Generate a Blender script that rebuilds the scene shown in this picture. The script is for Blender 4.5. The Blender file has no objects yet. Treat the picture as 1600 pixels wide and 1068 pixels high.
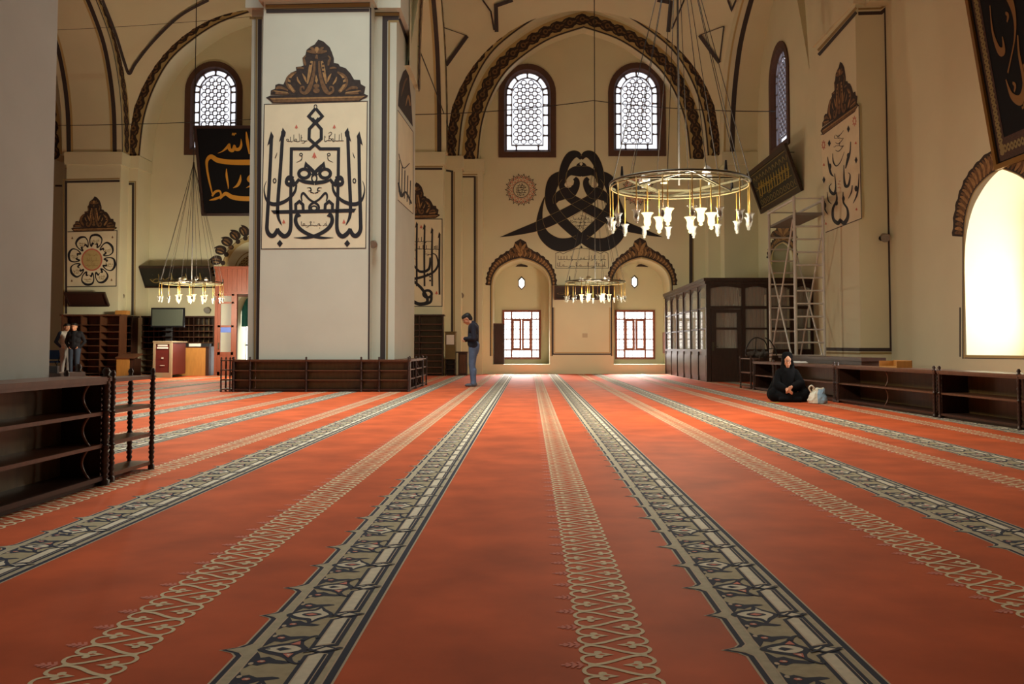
import bpy, bmesh, math, random
from math import radians
from mathutils import Vector, Matrix
from mathutils.geometry import tessellate_polygon
from math import sin, cos, pi, sqrt, atan2, radians
C = bpy.context.scene
COL = C.collection
V = Vector
# ---------------------------------------------------------------- camera
F, CX, HOR, CAMH = 1350.0, 827.0, 543.0, 0.93      # focal length in pixels, vanishing point, eye height
CY = 483.6
PITCH = math.atan((HOR - CY) / F)
cd = bpy.data.cameras.new('camera'); cam = bpy.data.objects.new('camera', cd); COL.objects.link(cam)
cam.location = (0, 0, CAMH); cam.rotation_euler = (pi / 2 + PITCH, 0, 0)
cd.sensor_width = 36; cd.lens = F * 36 / 1600
cd.shift_x = (800 - CX) / 1600; cd.shift_y = (CY - 534) / 1600
cd.clip_end = 200
C.camera = cam
# ---------------------------------------------------------------- world, exposure, big lights
C.view_settings.view_transform = 'Standard'; C.view_settings.look = 'None'
C.view_settings.gamma = 1; C.view_settings.use_curve_mapping = False
C.view_settings.exposure = 0.14
w = bpy.data.worlds.new('sky'); C.world = w; w.use_nodes = True
bg = w.node_tree.nodes['Background']; bg.inputs[0].default_value = (1.0, 0.98, 0.86, 1); bg.inputs[1].default_value = 0.052
C.cycles.max_bounces = 7; C.cycles.diffuse_bounces = 4; C.cycles.glossy_bounces = 3; C.cycles.transmission_bounces = 4
C.cycles.transparent_max_bounces = 10; C.cycles.caustics_reflective = False; C.cycles.caustics_refractive = False
C.cycles.sample_clamp_indirect = 6; C.cycles.use_denoising = True
PANE = 1.25            # brightness of the daylit panes
def area(name, loc, rot, sx, sy, power, color=(1, 1, 1)):
    l = bpy.data.lights.new(name, 'AREA'); l.shape = 'RECTANGLE'; l.size = sx; l.size_y = sy; l.energy = power; l.color = color
    o = bpy.data.objects.new(name, l); o.location = loc; o.rotation_euler = rot; COL.objects.link(o); return o
sky_l = area('skylight_daylight', (-3.5, 13.5, 15.3), (0, 0, 0), 6.0, 6.0, 760, (0.92, 1.0, 0.96)); sky_l.data.spread = radians(84)

def daylight(name, loc, rot, sx, sy, power, spread):
    "sky light falling in through a window, downwards"
    o = area(name, loc, rot, sx, sy, power, (1.0, 0.96, 0.92)); o.data.spread = radians(spread); return o
NICHE_W = 120
daylight('window_daylight', (-.29, 32.1, 1.75), (radians(-50), 0, 0), 1.25, 1.5, NICHE_W, 70)
daylight('window_daylight', (3.86, 32.1, 1.75), (radians(-50), 0, 0), 1.25, 1.5, NICHE_W, 70)
daylight('window_daylight', (8.75, 13.5, 1.9), (radians(-55), 0, radians(-90)), 1.7, 1.8, 60, 90)
def ray(x, y):
    u = (x - CX) / F; v = (CY - y) / F; cp, sp = cos(PITCH), sin(PITCH)
    return V((u, cp - v * sp, sp + v * cp))
class Pl:
    "a real wall, floor or board plane: normal facing the hall, point on it"
    def __init__(s, n, p): s.n = V(n).normalized(); s.p = V(p)
    def at(s, x, y, off=0.0):
        d = ray(x, y); o = V((0, 0, CAMH))
        t = (s.n.dot(s.p) + off - s.n.dot(o)) / s.n.dot(d)
        return o + d * t
def PY(v): return Pl((0, -1, 0), (0, v, 0))
def PXl(v): return Pl((-1, 0, 0), (v, 0, 0))     # faces left (-X)
def PXr(v): return Pl((1, 0, 0), (v, 0, 0))      # faces right (+X)
FLOOR = Pl((0, 0, 1), (0, 0, 0))
def fl(x, y): return FLOOR.at(x, y)

# ---------------------------------------------------------------- materials
def lin(c):
    return tuple((x / 255 / 12.92) if x / 255 <= 0.04045 else ((x / 255 + 0.055) / 1.055) ** 2.4 for x in c)
MATS = {}
def mat(name, rgb, rough=0.7, metal=0.0, var=0.0, scale=6.0, spec=0.5, bump=0.0, sheen=0.0, stretch=None, detail=4):
    if name in MATS: return MATS[name]
    m = bpy.data.materials.new(name); m.use_nodes = True; nt = m.node_tree; b = nt.nodes['Principled BSDF']
    c = lin(rgb); b.inputs['Base Color'].default_value = (*c, 1); b.inputs['Roughness'].default_value = rough
    b.inputs['Metallic'].default_value = metal; b.inputs['Specular IOR Level'].default_value = spec
    if sheen: b.inputs['Sheen Weight'].default_value = sheen; b.inputs['Sheen Roughness'].default_value = 0.5
    if var or bump:
        tc = nt.nodes.new('ShaderNodeTexCoord'); mp = nt.nodes.new('ShaderNodeMapping'); nz = nt.nodes.new('ShaderNodeTexNoise')
        nz.inputs['Scale'].default_value = scale; nz.inputs['Detail'].default_value = detail
        if stretch: mp.inputs['Scale'].default_value = stretch
        nt.links.new(tc.outputs['Object'], mp.inputs[0]); nt.links.new(mp.outputs[0], nz.inputs['Vector'])
        if var:
            r = nt.nodes.new('ShaderNodeValToRGB')
            r.color_ramp.elements[0].position = 0.3; r.color_ramp.elements[1].position = 0.7
            r.color_ramp.elements[0].color = (*[x * (1 - var) for x in c], 1); r.color_ramp.elements[1].color = (*[min(1, x * (1 + var)) for x in c], 1)
            nt.links.new(nz.outputs['Fac'], r.inputs[0]); nt.links.new(r.outputs[0], b.inputs['Base Color'])
        if bump:
            bp = nt.nodes.new('ShaderNodeBump'); bp.inputs['Strength'].default_value = bump; bp.inputs['Distance'].default_value = 0.01
            nt.links.new(nz.outputs['Fac'], bp.inputs['Height']); nt.links.new(bp.outputs[0], b.inputs['Normal'])
    MATS[name] = m; return m
def emit(name, rgb, s):
    m = bpy.data.materials.new(name); m.use_nodes = True; nt = m.node_tree
    nt.nodes.remove(nt.nodes['Principled BSDF']); e = nt.nodes.new('ShaderNodeEmission')
    e.inputs[0].default_value = (*lin(rgb), 1); e.inputs[1].default_value = s
    nt.links.new(e.outputs[0], nt.nodes['Material Output'].inputs[0]); MATS[name] = m; return m
def glassy(name, rgb, alpha, rough=0.05):
    m = bpy.data.materials.new(name); m.use_nodes = True; nt = m.node_tree; b = nt.nodes['Principled BSDF']
    b.inputs['Base Color'].default_value = (*lin(rgb), 1); b.inputs['Roughness'].default_value = rough; b.inputs['Alpha'].default_value = alpha
    MATS[name] = m; return m
PLASTER = mat('plaster', (216, 212, 180), 0.85, var=0.025, scale=1.1, bump=0.04)
MURAL = mat('mural_ground', (226, 216, 184), 0.85, var=0.04, scale=3)
INK = mat('black_paint', (26, 25, 32), 0.7)
INK2 = mat('dark_brown_paint', (58, 48, 46), 0.7)
GOLD = mat('ochre_paint', (150, 128, 80), 0.7)
GOLDL = mat('pale_ochre_paint', (186, 164, 110), 0.7)
RUST = mat('rust_paint', (196, 104, 84), 0.7)
ACD = mat('acanthus_dark', (50, 38, 32), 0.8, var=0.35, scale=14)
ACM = mat('acanthus_brown', (112, 82, 52), 0.8, var=0.35, scale=14)
ACL = mat('acanthus_light', (160, 124, 78), 0.8, var=0.25, scale=14)
WOOD = mat('dark_walnut', (54, 32, 23), 0.38, var=0.25, scale=3, stretch=(6, 6, 1.2), spec=0.5)
WOODL = mat('lighter_walnut', (92, 58, 39), 0.4, var=0.2, scale=3, stretch=(6, 6, 1.2))
WOODB = mat('varnished_back_panel', (96, 74, 44), 0.3, var=0.2, scale=3, stretch=(6, 6, 1))
WOODR = mat('red_brown_wood', (136, 70, 46), 0.45, var=0.15, scale=3, stretch=(8, 8, 1))
OAK = mat('honey_oak', (176, 122, 58), 0.5, var=0.12, scale=3, stretch=(8, 8, 1))
FRAMEB = mat('brown_window_frame', (84, 56, 44), 0.6, var=0.1)
SCREEN = mat('plaster_screen', (128, 124, 132), 0.8)
SKY = emit('daylit_pane', (244, 246, 255), PANE)
SKYW = emit('daylit_pane_warm', (255, 250, 244), 5.0)
WHITE = mat('white_paper', (235, 233, 225), 0.7)
BLACKM = mat('black_metal', (22, 22, 24), 0.5)
BRASS = mat('aged_brass', (84, 80, 60), 0.5, metal=0.3)
ALU = mat('aluminium', (206, 203, 196), 0.4, metal=0.15)
WIRE = mat('dark_wire', (44, 38, 32), 0.6)
GLASS = glassy('clear_glass', (200, 202, 198), 0.22, 0.08)

# ---------------------------------------------------------------- mesh building
def catmull(pts, n=8, closed=False):
    if len(pts) < 3: return [tuple(p) for p in pts]
    out = []; N = len(pts); rng = N if closed else N - 1
    for i in range(rng):
        p0 = pts[(i - 1) % N] if (closed or i > 0) else pts[0]
        p1 = pts[i % N]; p2 = pts[(i + 1) % N]
        p3 = pts[(i + 2) % N] if (closed or i + 2 < N) else pts[-1]
        for k in range(n):
            t = k / n; t2 = t * t; t3 = t2 * t
            out.append(tuple(0.5 * ((2 * b) + (-a + c) * t + (2 * a - 5 * b + 4 * c - d) * t2 + (-a + 3 * b - 3 * c + d) * t3)
                             for a, b, c, d in zip(p0, p1, p2, p3)))
    if not closed: out.append(tuple(pts[-1]))
    return out
class MB:
    def __init__(s): s.v = []; s.f = []; s.m = []; s.s = []
    def add(s, vs, fs, mi=0, sm=False):
        b = len(s.v); s.v += [tuple(x) for x in vs]
        for f in fs: s.f.append(tuple(i + b for i in f)); s.m.append(mi); s.s.append(sm)
        return s
    def bx(s, x0, x1, y0, y1, z0, z1, mi=0):
        return s.add([(x0, y0, z0), (x1, y0, z0), (x1, y1, z0), (x0, y1, z0), (x0, y0, z1), (x1, y0, z1), (x1, y1, z1), (x0, y1, z1)],
                     [(0, 3, 2, 1), (4, 5, 6, 7), (0, 1, 5, 4), (1, 2, 6, 5), (2, 3, 7, 6), (3, 0, 4, 7)], mi)
    def bar(s, p, q, wx, wz, mi=0, up=(0, 0, 1)):
        "rectangular bar from p to q"
        p = V(p); q = V(q); d = (q - p).normalized(); u = V(up)
        if abs(d.dot(u)) > 0.95: u = V((0, 1, 0))
        r = d.cross(u).normalized() * wx / 2; t = r.cross(d).normalized() * wz / 2
        vs = [p - r - t, p + r - t, p + r + t, p - r + t, q - r - t, q + r - t, q + r + t, q - r + t]
        return s.add(vs, [(0, 1, 2, 3), (7, 6, 5, 4), (0, 4, 5, 1), (1, 5, 6, 2), (2, 6, 7, 3), (3, 7, 4, 0)], mi)
    def cyl(s, p, q, r0, r1=None, n=10, mi=0, sm=True):
        p = V(p); q = V(q); r1 = r0 if r1 is None else r1; d = (q - p).normalized()
        u = d.orthogonal().normalized(); w = d.cross(u)
        vs = []
        for c, r in ((p, r0), (q, r1)):
            for k in range(n): a = 2 * pi * k / n; vs.append(c + (u * cos(a) + w * sin(a)) * r)
        s.add(vs, [(k, (k + 1) % n, n + (k + 1) % n, n + k) for k in range(n)], mi, sm)
        s.add(vs[:n], [tuple(range(n))[::-1]], mi); s.add(vs[n:], [tuple(range(n))], mi); return s
    def tube(s, pts, r, n=6, mi=0, closed=False, sm=True):
        pts = [V(p) for p in pts]; N = len(pts); vs = []; up = None
        for i, p in enumerate(pts):
            a = pts[(i - 1) % N] if (closed or i > 0) else p; b = pts[(i + 1) % N] if (closed or i < N - 1) else p
            d = (b - a).normalized()
            if up is None: up = d.orthogonal().normalized()
            up = (up - d * up.dot(d)); up = up.normalized() if up.length > 1e-6 else d.orthogonal().normalized()
            w = d.cross(up); rr = r[i] if isinstance(r, (list, tuple)) else r
            for k in range(n): t = 2 * pi * k / n; vs.append(p + (up * cos(t) + w * sin(t)) * rr)
        fs = []
        for i in range(N if closed else N - 1):
            j = (i + 1) % N
            for k in range(n): fs.append((i * n + k, i * n + (k + 1) % n, j * n + (k + 1) % n, j * n + k))
        if not closed: fs += [tuple(range(n))[::-1], tuple((N - 1) * n + k for k in range(n))]
        return s.add(vs, fs, mi, sm)
    def lathe(s, prof, o=(0, 0, 0), n=12, mi=0, sm=True):
        vs = []
        for r, z in prof:
            for k in range(n): a = 2 * pi * k / n; vs.append((o[0] + r * cos(a), o[1] + r * sin(a), o[2] + z))
        fs = [(i * n + k, i * n + (k + 1) % n, (i + 1) * n + (k + 1) % n, (i + 1) * n + k) for i in range(len(prof) - 1) for k in range(n)]
        s.add(vs, fs, mi, sm); L = len(prof) - 1
        s.add(vs[:n], [tuple(range(n))[::-1]], mi); s.add(vs[L * n:], [tuple(range(n))], mi); return s
    def sph(s, c, r, n=10, mi=0, sm=True):
        if not isinstance(r, (tuple, list)): r = (r, r, r)
        vs = [(c[0], c[1], c[2] - r[2])]; h = n // 2 + 1
        for i in range(1, h):
            t = -pi / 2 + pi * i / h
            for k in range(n): a = 2 * pi * k / n; vs.append((c[0] + r[0] * cos(t) * cos(a), c[1] + r[1] * cos(t) * sin(a), c[2] + r[2] * sin(t)))
        vs.append((c[0], c[1], c[2] + r[2])); T = len(vs) - 1; fs = []
        for k in range(n):
            fs.append((0, 1 + (k + 1) % n, 1 + k)); fs.append((T, T - n + k, T - n + (k + 1) % n))
            for i in range(h - 2): a = 1 + i * n; fs.append((a + k, a + (k + 1) % n, a + n + (k + 1) % n, a + n + k))
        return s.add(vs, fs, mi, sm)
    def caps(s, p, q, r0, r1, n=10):
        "tapered capsule, closed"
        p = V(p); q = V(q); d = q - p; L = d.length
        d = d.normalized() if L > 1e-6 else V((0, 0, 1)); u = d.orthogonal().normalized(); w = d.cross(u)
        prof = [(r0 * cos(t), -r0 * sin(t)) for t in (1.2, 0.8, 0.4, 0)] + [(r1 * cos(t), L + r1 * sin(t)) for t in (0, 0.4, 0.8, 1.2)]
        vs = [p - d * r0]
        for r, z in prof:
            for k in range(n): a = 2 * pi * k / n; vs.append(p + d * z + (u * cos(a) + w * sin(a)) * r)
        vs.append(q + d * r1); T = len(vs) - 1; fs = []
        for k in range(n):
            fs.append((0, 1 + (k + 1) % n, 1 + k)); fs.append((T, T - n + k, T - n + (k + 1) % n))
            for i in range(len(prof) - 1): a = 1 + i * n; fs.append((a + k, a + (k + 1) % n, a + n + (k + 1) % n, a + n + k))
        return s.add(vs, fs, 0, True)
    def poly(s, pts, mi=0): return s.add(pts, [tuple(range(len(pts)))], mi)
    def holed(s, outer, holes, fn, mi=0):
        "flat face with holes; fn maps (u,v) to a point"
        loops = [[V((a, b, 0)) for a, b in outer]] + [[V((a, b, 0)) for a, b in h] for h in holes]
        tri = tessellate_polygon(loops); flat = [p for l in loops for p in l]
        return s.add([fn(p.x, p.y) for p in flat], [tuple(t) for t in tri], mi)
    def reveal(s, loop, fn, d0, d1, mi=0, closed=True):
        N = len(loop); vs = [fn(a, b, d0) for a, b in loop] + [fn(a, b, d1) for a, b in loop]
        return s.add(vs, [(i, (i + 1) % N, N + (i + 1) % N, N + i) for i in range(N if closed else N - 1)], mi)
    def prism(s, loop, fn, d0, d1, mi=0):
        N = len(loop); s.reveal(loop, fn, d0, d1, mi)
        tri = tessellate_polygon([[V((a, b, 0)) for a, b in loop]])
        s.add([fn(a, b, d0) for a, b in loop], [tuple(t) for t in tri], mi); s.add([fn(a, b, d1) for a, b in loop], [tuple(t)[::-1] for t in tri], mi); return s
    def build(s, name, mats, parent=None, local=False, origin=None, fix=True):
        me = bpy.data.meshes.new(name); vs = s.v
        if parent is not None and not local: o = wloc(parent); vs = [(a - o.x, b - o.y, c - o.z) for a, b, c in vs]
        elif origin is not None: vs = [(a - origin[0], b - origin[1], c - origin[2]) for a, b, c in vs]
        me.from_pydata(vs, [], s.f)
        mats = mats if isinstance(mats, (list, tuple)) else [mats]
        for m in mats: me.materials.append(m)
        me.polygons.foreach_set('material_index', s.m); me.polygons.foreach_set('use_smooth', s.s); me.update()
        ob = bpy.data.objects.new(name, me); COL.objects.link(ob)
        if parent is not None: ob.parent = parent
        elif origin is not None: ob.location = origin
        return ob
def wloc(o):
    l = V((0, 0, 0))
    while o is not None: l += o.location; o = o.parent
    return l
def tag(o, label=None, cat=None, group=None, kind=None):
    if label: o['label'] = label
    if cat: o['category'] = cat
    if group: o['group'] = group
    if kind: o['kind'] = kind
    return o
def empty(name, loc, label=None, cat=None, group=None, rz=0.0, kind=None):
    o = bpy.data.objects.new(name, None); COL.objects.link(o); o.location = loc; o.rotation_euler = (0, 0, rz); o.empty_display_size = 0.1
    return tag(o, label, cat, group, kind)
def copy_tree(o, parent=None):
    c = o.copy(); COL.objects.link(c)
    if parent is not None: c.parent = parent
    for ch in list(o.children): copy_tree(ch, c)
    return c

class Decal(MB):
    "paint on a plane; coordinates run through an affine frame (ox, oy, scale) before reaching the plane"
    def __init__(s, pl, frame=(0, 0, 1, 1)): super().__init__(); s.pl = pl; s.fr = frame; s.lay = 0.004; s.kk = 0; s.dk = 1.2e-4
    def mp(s, x, y, off=None): f = s.fr; return s.pl.at(f[0] + x * f[2], f[1] + y * f[3], s.lay + s.kk % 9 * s.dk)
    def rib(s, pts, w, mi=0, n=6, smooth=True, closed=False):
        "stroke along pts; w: width, list of widths or None when pts carry (x, y, w)"
        s.kk += 1
        if w is None: P3 = list(pts)
        elif isinstance(w, (list, tuple)): P3 = [(p[0], p[1], ww) for p, ww in zip(pts, w)]
        else: P3 = [(p[0], p[1], w) for p in pts]
        if smooth: P3 = catmull(P3, n, closed)
        N = len(P3); L = []; R = []
        for i, (x, y, ww) in enumerate(P3):
            a = P3[(i - 1) % N] if (closed or i > 0) else P3[i]; b = P3[(i + 1) % N] if (closed or i < N - 1) else P3[i]
            d1 = V((x - a[0], y - a[1])); d2 = V((b[0] - x, b[1] - y))
            d1 = d1.normalized() if d1.length > 1e-9 else None; d2 = d2.normalized() if d2.length > 1e-9 else None
            d1 = d1 or d2 or V((1, 0)); d2 = d2 or d1
            t = d1 + d2; t = t.normalized() if t.length > 1e-6 else d1
            k = 1 / max(0.45, t.dot(d1)); nn = V((-t.y, t.x)) * (max(0.01, ww) / 2 * k)
            L.append((x + nn.x, y + nn.y)); R.append((x - nn.x, y - nn.y))
        vs = [s.mp(*p) for p in L] + [s.mp(*p) for p in R]
        s.add(vs, [(i, (i + 1) % N, N + (i + 1) % N, N + i) for i in range(N if closed else N - 1)], mi)
        return L, R
    def pol(s, pts, mi=0, smooth=0):
        s.kk += 1
        if smooth: pts = catmull(pts, smooth, True)
        tri = tessellate_polygon([[V((p[0], p[1], 0)) for p in pts]])
        return s.add([s.mp(p[0], p[1]) for p in pts], [tuple(t) for t in tri], mi)
    def ell(s, x, y, rx, ry=None, mi=0, n=14, rot=0):
        s.kk += 1; ry = rx if ry is None else ry; c, d = cos(rot), sin(rot)
        pts = [(rx * cos(2 * pi * k / n), ry * sin(2 * pi * k / n)) for k in range(n)]
        return s.add([s.mp(x + a * c - b * d, y + a * d + b * c) for a, b in pts], [tuple(range(n))], mi)
    def ring(s, x, y, rx, ry, w, mi=0, n=20): return s.rib([(x + rx * cos(2 * pi * k / n), y + ry * sin(2 * pi * k / n)) for k in range(n)], w, mi, smooth=False, closed=True)
    def script(s, x0, x1, y, h, w, seed, mi=0):
        "a line of small cursive lettering, read right to left"
        r = random.Random(seed); x = x1; base = [(x, y)]
        while x > x0 + h * 0.3:
            st = r.choice((0.25, 0.35, 0.5)) * h; x -= st; k = r.random()
            base.append((x + st * 0.5, y + r.uniform(-0.05, 0.1) * h)); base.append((x, y))
            if k < 0.34: s.rib([(x, y), (x + 0.02 * h, y - r.uniform(0.5, 0.8) * h)], w, mi, smooth=False)
            elif k < 0.5: s.ring(x, y - 0.13 * h, 0.13 * h, 0.12 * h, w * 0.8, mi, 8)
            elif k < 0.66: s.rib([(x, y), (x - 0.15 * h, y + 0.22 * h), (x - 0.45 * h, y + 0.22 * h)], [w, w, w * 0.4], mi, n=3)
            if r.random() < 0.35: s.ell(x + 0.1 * h, y + r.choice((-0.42, 0.36)) * h, w * 0.75, None, mi, 4)
            if r.random() < 0.2 and len(base) > 2:
                s.rib(base, w, mi, n=2); x -= 0.15 * h; base = [(x, y)]
        if len(base) > 1: s.rib(base, w, mi, n=2)
# ================================================================ the setting
YB, O1, O2, PF = 30.8, 30.3, 29.8, 29.2       # back wall, two arch orders, pier fronts
WR, RF = 7.78, 7.12                             # right wall, face of its pier
ZS = PY(O2).at(720, 243).z                     # springing of the wall arches
ZTOP = 15.6
M1F, M1C = 18.5, 18.95                         # raised front and core front of the middle pillar
def X(px, y, Y): return PY(Y).at(px, y).x
def Zp(py, Y): return PY(Y).at(827, py).z
def strc(name, mb, mats, label=None):
    o = mb.build(name, mats); o['kind'] = 'structure'
    if label: o['label'] = label
    return o
PROF = catmull([(1, 0), (.967, .25), (.885, .46), (.75, .65), (.56, .79), (.31, .915), (0, 1)], 5)
def arch_pts(u0, u1, zs, rise):
    c, h = (u0 + u1) / 2, (u1 - u0) / 2
    return [(c - h * a, zs + rise * b) for a, b in PROF] + [(c + h * a, zs + rise * b) for a, b in PROF[::-1][1:]]
def axf(axis): return (lambda u, z, w: (u, w, z)) if axis == 'Y' else (lambda u, z, w: (w, u, z))
def arch_wall(mb, axis, u0, u1, zs, rise, U0, U1, ztop, w0, w1, mi=0):
    fn = axf(axis); A = [(U0, zs), *arch_pts(u0, u1, zs, rise), (U1, zs)]
    for w in (w0, w1):
        n = len(A); mb.add([fn(u, z, w) for u, z in A] + [fn(u, ztop, w) for u, z in A], [(i, i + 1, n + i + 1, n + i) for i in range(n - 1)], mi)
    P = arch_pts(u0, u1, zs, rise); n = len(P)
    mb.add([fn(u, z, w0) for u, z in P] + [fn(u, z, w1) for u, z in P], [(i, i + 1, n + i + 1, n + i) for i in range(n - 1)], mi, True)
    mb.add([fn(U0, zs, w0), fn(u0, zs, w0), fn(u0, zs, w1), fn(U0, zs, w1), fn(U1, zs, w0), fn(u1, zs, w0), fn(u1, zs, w1), fn(U1, zs, w1)], [(0, 1, 2, 3), (4, 5, 6, 7)], mi)
def offs(P, d):
    out = []
    for i, p in enumerate(P):
        a = P[max(0, i - 1)]; b = P[min(len(P) - 1, i + 1)]; t = V((b[0] - a[0], b[1] - a[1])).normalized()
        out.append((p[0] - t.y * d, p[1] + t.x * d))
    return out
def arch_band(mb, fn, P, w, d0, d1, mi):
    A = offs(P, d0); B = offs(P, d1); n = len(P)
    mb.add([fn(u, z, w) for u, z in A] + [fn(u, z, w) for u, z in B], [(i, i + 1, n + i + 1, n + i) for i in range(n - 1)], mi)
def garland(mb, fn, P, w, dw, dc, wid, md, mm, mbase):
    "painted garland: ochre band, dark edge line, rosettes and leaf pairs along the arch"
    arch_band(mb, fn, P, w, dc - wid * .56, dc + wid * .56, mbase)
    Q = offs(P, dc); L = 0; pts = []
    for a, b in zip(Q, Q[1:]):
        l = sqrt((b[0] - a[0]) ** 2 + (b[1] - a[1]) ** 2); k = 0
        while L <= l:
            t = L / l; pts.append((a[0] + (b[0] - a[0]) * t, a[1] + (b[1] - a[1]) * t, atan2(b[1] - a[1], b[0] - a[0]))); L += wid * .31
        L -= l
    cnt = [0]
    def blob(x, z, rx, rz, an, mi, ww):
        cnt[0] += 1; ww += (cnt[0] % 7) * dw * .06; n = 9; mb.add([fn(x + rx * cos(t) * cos(an) - rz * sin(t) * sin(an), z + rx * cos(t) * sin(an) + rz * sin(t) * cos(an), ww) for t in [2 * pi * k / n for k in range(n)]], [tuple(range(n))], mi)
    for i, (x, z, an) in enumerate(pts):
        k = i % 6; nx, nz = -sin(an), cos(an)
        if k in (0, 3): blob(x, z, wid * .40, wid * .42, an, md, w + dw); blob(x, z, wid * .20, wid * .20, an, mm, w + 2 * dw); blob(x, z, wid * .09, wid * .09, an, md, w + 3 * dw)
        elif k in (1, 4): blob(x, z, wid * .26, wid * .28, an, md, w + dw); blob(x, z, wid * .17, wid * .07, an, mm, w + 2 * dw)
        else:
            for s in (1, -1): blob(x + nx * wid * .19 * s, z + nz * wid * .19 * s, wid * .30, wid * .16, an + .5 * s, md, w + dw); blob(x + nx * wid * .2 * s, z + nz * wid * .2 * s, wid * .17, wid * .05, an + .5 * s, mm, w + 2 * dw)
# ---- floor: one fitted carpet with its woven bands
CARPET = mat('red_carpet', (192, 85, 44), 0.7, var=0.22, scale=2.2, spec=0.12, sheen=0.03, bump=0.25, detail=9)
C_TAN = mat('carpet_tan', (184, 170, 142), 0.75, var=0.1, scale=30, spec=.15); C_CREAM = mat('carpet_cream', (222, 208, 182), 0.75, var=0.08, scale=30, spec=.15)
C_NAVY = mat('carpet_navy', (42, 44, 60), 0.9); C_PINK = mat('carpet_pink', (214, 128, 108), 0.9); C_GREY = mat('carpet_pale_edge', (200, 178, 150), 0.9)
C_CHAIN = mat('carpet_pale_chain', (224, 202, 164), 0.75, var=0.1, scale=30, spec=.15); C_OLIVE = mat('carpet_olive', (176, 160, 128), 0.75, var=0.1, scale=30, spec=.15)
class Flat(Decal):
    def __init__(s): super().__init__(None); s.lay = 0; s.dk = 4e-5
    def mp(s, x, y, off=None): return (x, y, s.lay + s.kk % 7 * s.dk)
def dark_tile():
    "one repeat of the wide dark band, 0.335 wide (u), 0.69 long (v)"
    d = Flat(); W, T = .335, .69
    TAN, CRE, NAV, PIN, EDG, OLI = 1, 2, 3, 4, 5, 7
    def edge(o): return [(o, 0), (o, .120), (o - .018, .148), (o - .064 , .1725), (o - .018, .197), (o, .225), (o, .480), (o - .014, .497), (o - .048, .5175), (o - .014, .538), (o, .555), (o, T)]
    for lay, o, r, m in ((.0008, -.007, W + .007, EDG), (.0014, 0, W, NAV), (.0020, .017, W - .022, EDG), (.0024, .022, W - .027, TAN)):
        P = edge(o)
        for a, b in zip(P, P[1:]): d.add([(a[0], a[1], lay), (r, a[1], lay), (r, b[1], lay), (b[0], b[1], lay)], [(0, 1, 2, 3)], m)
    for v0, v1 in ((0, .150), (.195, .497), (.538, T)):
        d.lay = .0028; d.pol([(.050, v0), (.226, v0), (.226, v1), (.050, v1)], EDG); d.lay = .0031; d.pol([(.055, v0), (.221, v0), (.221, v1), (.055, v1)], OLI)
    # lattice cartouches on the right
    for v0, v1 in ((.195, .495), (.54, .84)):
        d.lay = .0034; d.pol([(.205, v0 - .012), (.290, v0 + .012), (.290, v1 + .012), (.258, v1 + .012), (.205, v1 - .03)], NAV)
        d.lay = .0038; d.pol([(.219, v0 + .004), (.276, v0 + .026), (.276, v1 - .018), (.250, v1 - .008), (.219, v1 - .035)], EDG)
        d.lay = .0042; d.pol([(.224, v0 + .012), (.262, v0 + .030), (.262, v1 - .022), (.246, v1 - .014), (.224, v1 - .038)], CRE)
        d.lay = .0044; d.rib([(.268, v0 + .03), (.268, v1 - .02)], .010, NAV, smooth=False)
    for v in (.1725, .5175):
        d.lay = .0048; d.pol([(.196, v), (.245, v - .036), (.304, v), (.245, v + .036)], NAV); d.lay = .0052; d.pol([(.214, v), (.246, v - .022), (.284, v), (.246, v + .022)], CRE)
        d.lay = .0055; d.rib([(.196, v - .03), (.23, v - .008), (.262, v + .03)], .009, NAV); d.ell(.30, v + .01, .012, .006, NAV, 8)
    # lotus flowers
    v = .1725; d.lay = .0036
    d.pol([(.048, v), (.085, v + .036), (.13, v + .058), (.168, v + .088), (.180, v + .045), (.205, v), (.180, v - .045), (.168, v - .088), (.13, v - .058), (.085, v - .036)], NAV, 3); d.lay = .0042
    d.pol([(.072, v), (.10, v + .020), (.145, v + .034), (.184, v), (.145, v - .034), (.10, v - .020)], CRE, 3); d.lay = .0046
    d.pol([(.105, v), (.122, v + .016), (.155, v), (.122, v - .016)], NAV); d.ell(.082, v, .008, .005, NAV, 6)
    for s in (1, -1): d.pol([(.138, v + .041 * s), (.163, v + .074 * s), (.170, v + .038 * s)], PIN); d.pol([(.150, v + .046 * s), (.160, v + .060 * s), (.163, v + .044 * s)], CRE)
    for s in (1, -1): d.rib([(.165, v + .078 * s), (.180, v + .105 * s), (.200, v + .122 * s), (.210, v + .110 * s), (.202, v + .100 * s)], [.022, .014, .009, .008, .006], NAV, n=3)
    v = .5175; d.lay = .0036
    d.pol([(.040, v), (.085, v + .048), (.125, v + .062), (.140, v + .098), (.165, v + .060), (.205, v), (.165, v - .060), (.140, v - .098), (.125, v - .062), (.085, v - .048)], NAV, 3); d.lay = .0042
    d.pol([(.062, v), (.098, v + .032), (.135, v + .044), (.146, v + .070), (.158, v + .042), (.188, v), (.158, v - .042), (.146, v - .070), (.135, v - .044), (.098, v - .032)], CRE, 3); d.lay = .0046
    d.pol([(.094, v), (.125, v + .022), (.165, v), (.125, v - .022)], NAV, 3); d.lay = .005; d.pol([(.106, v), (.127, v + .013), (.150, v), (.127, v - .013)], PIN)
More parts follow.
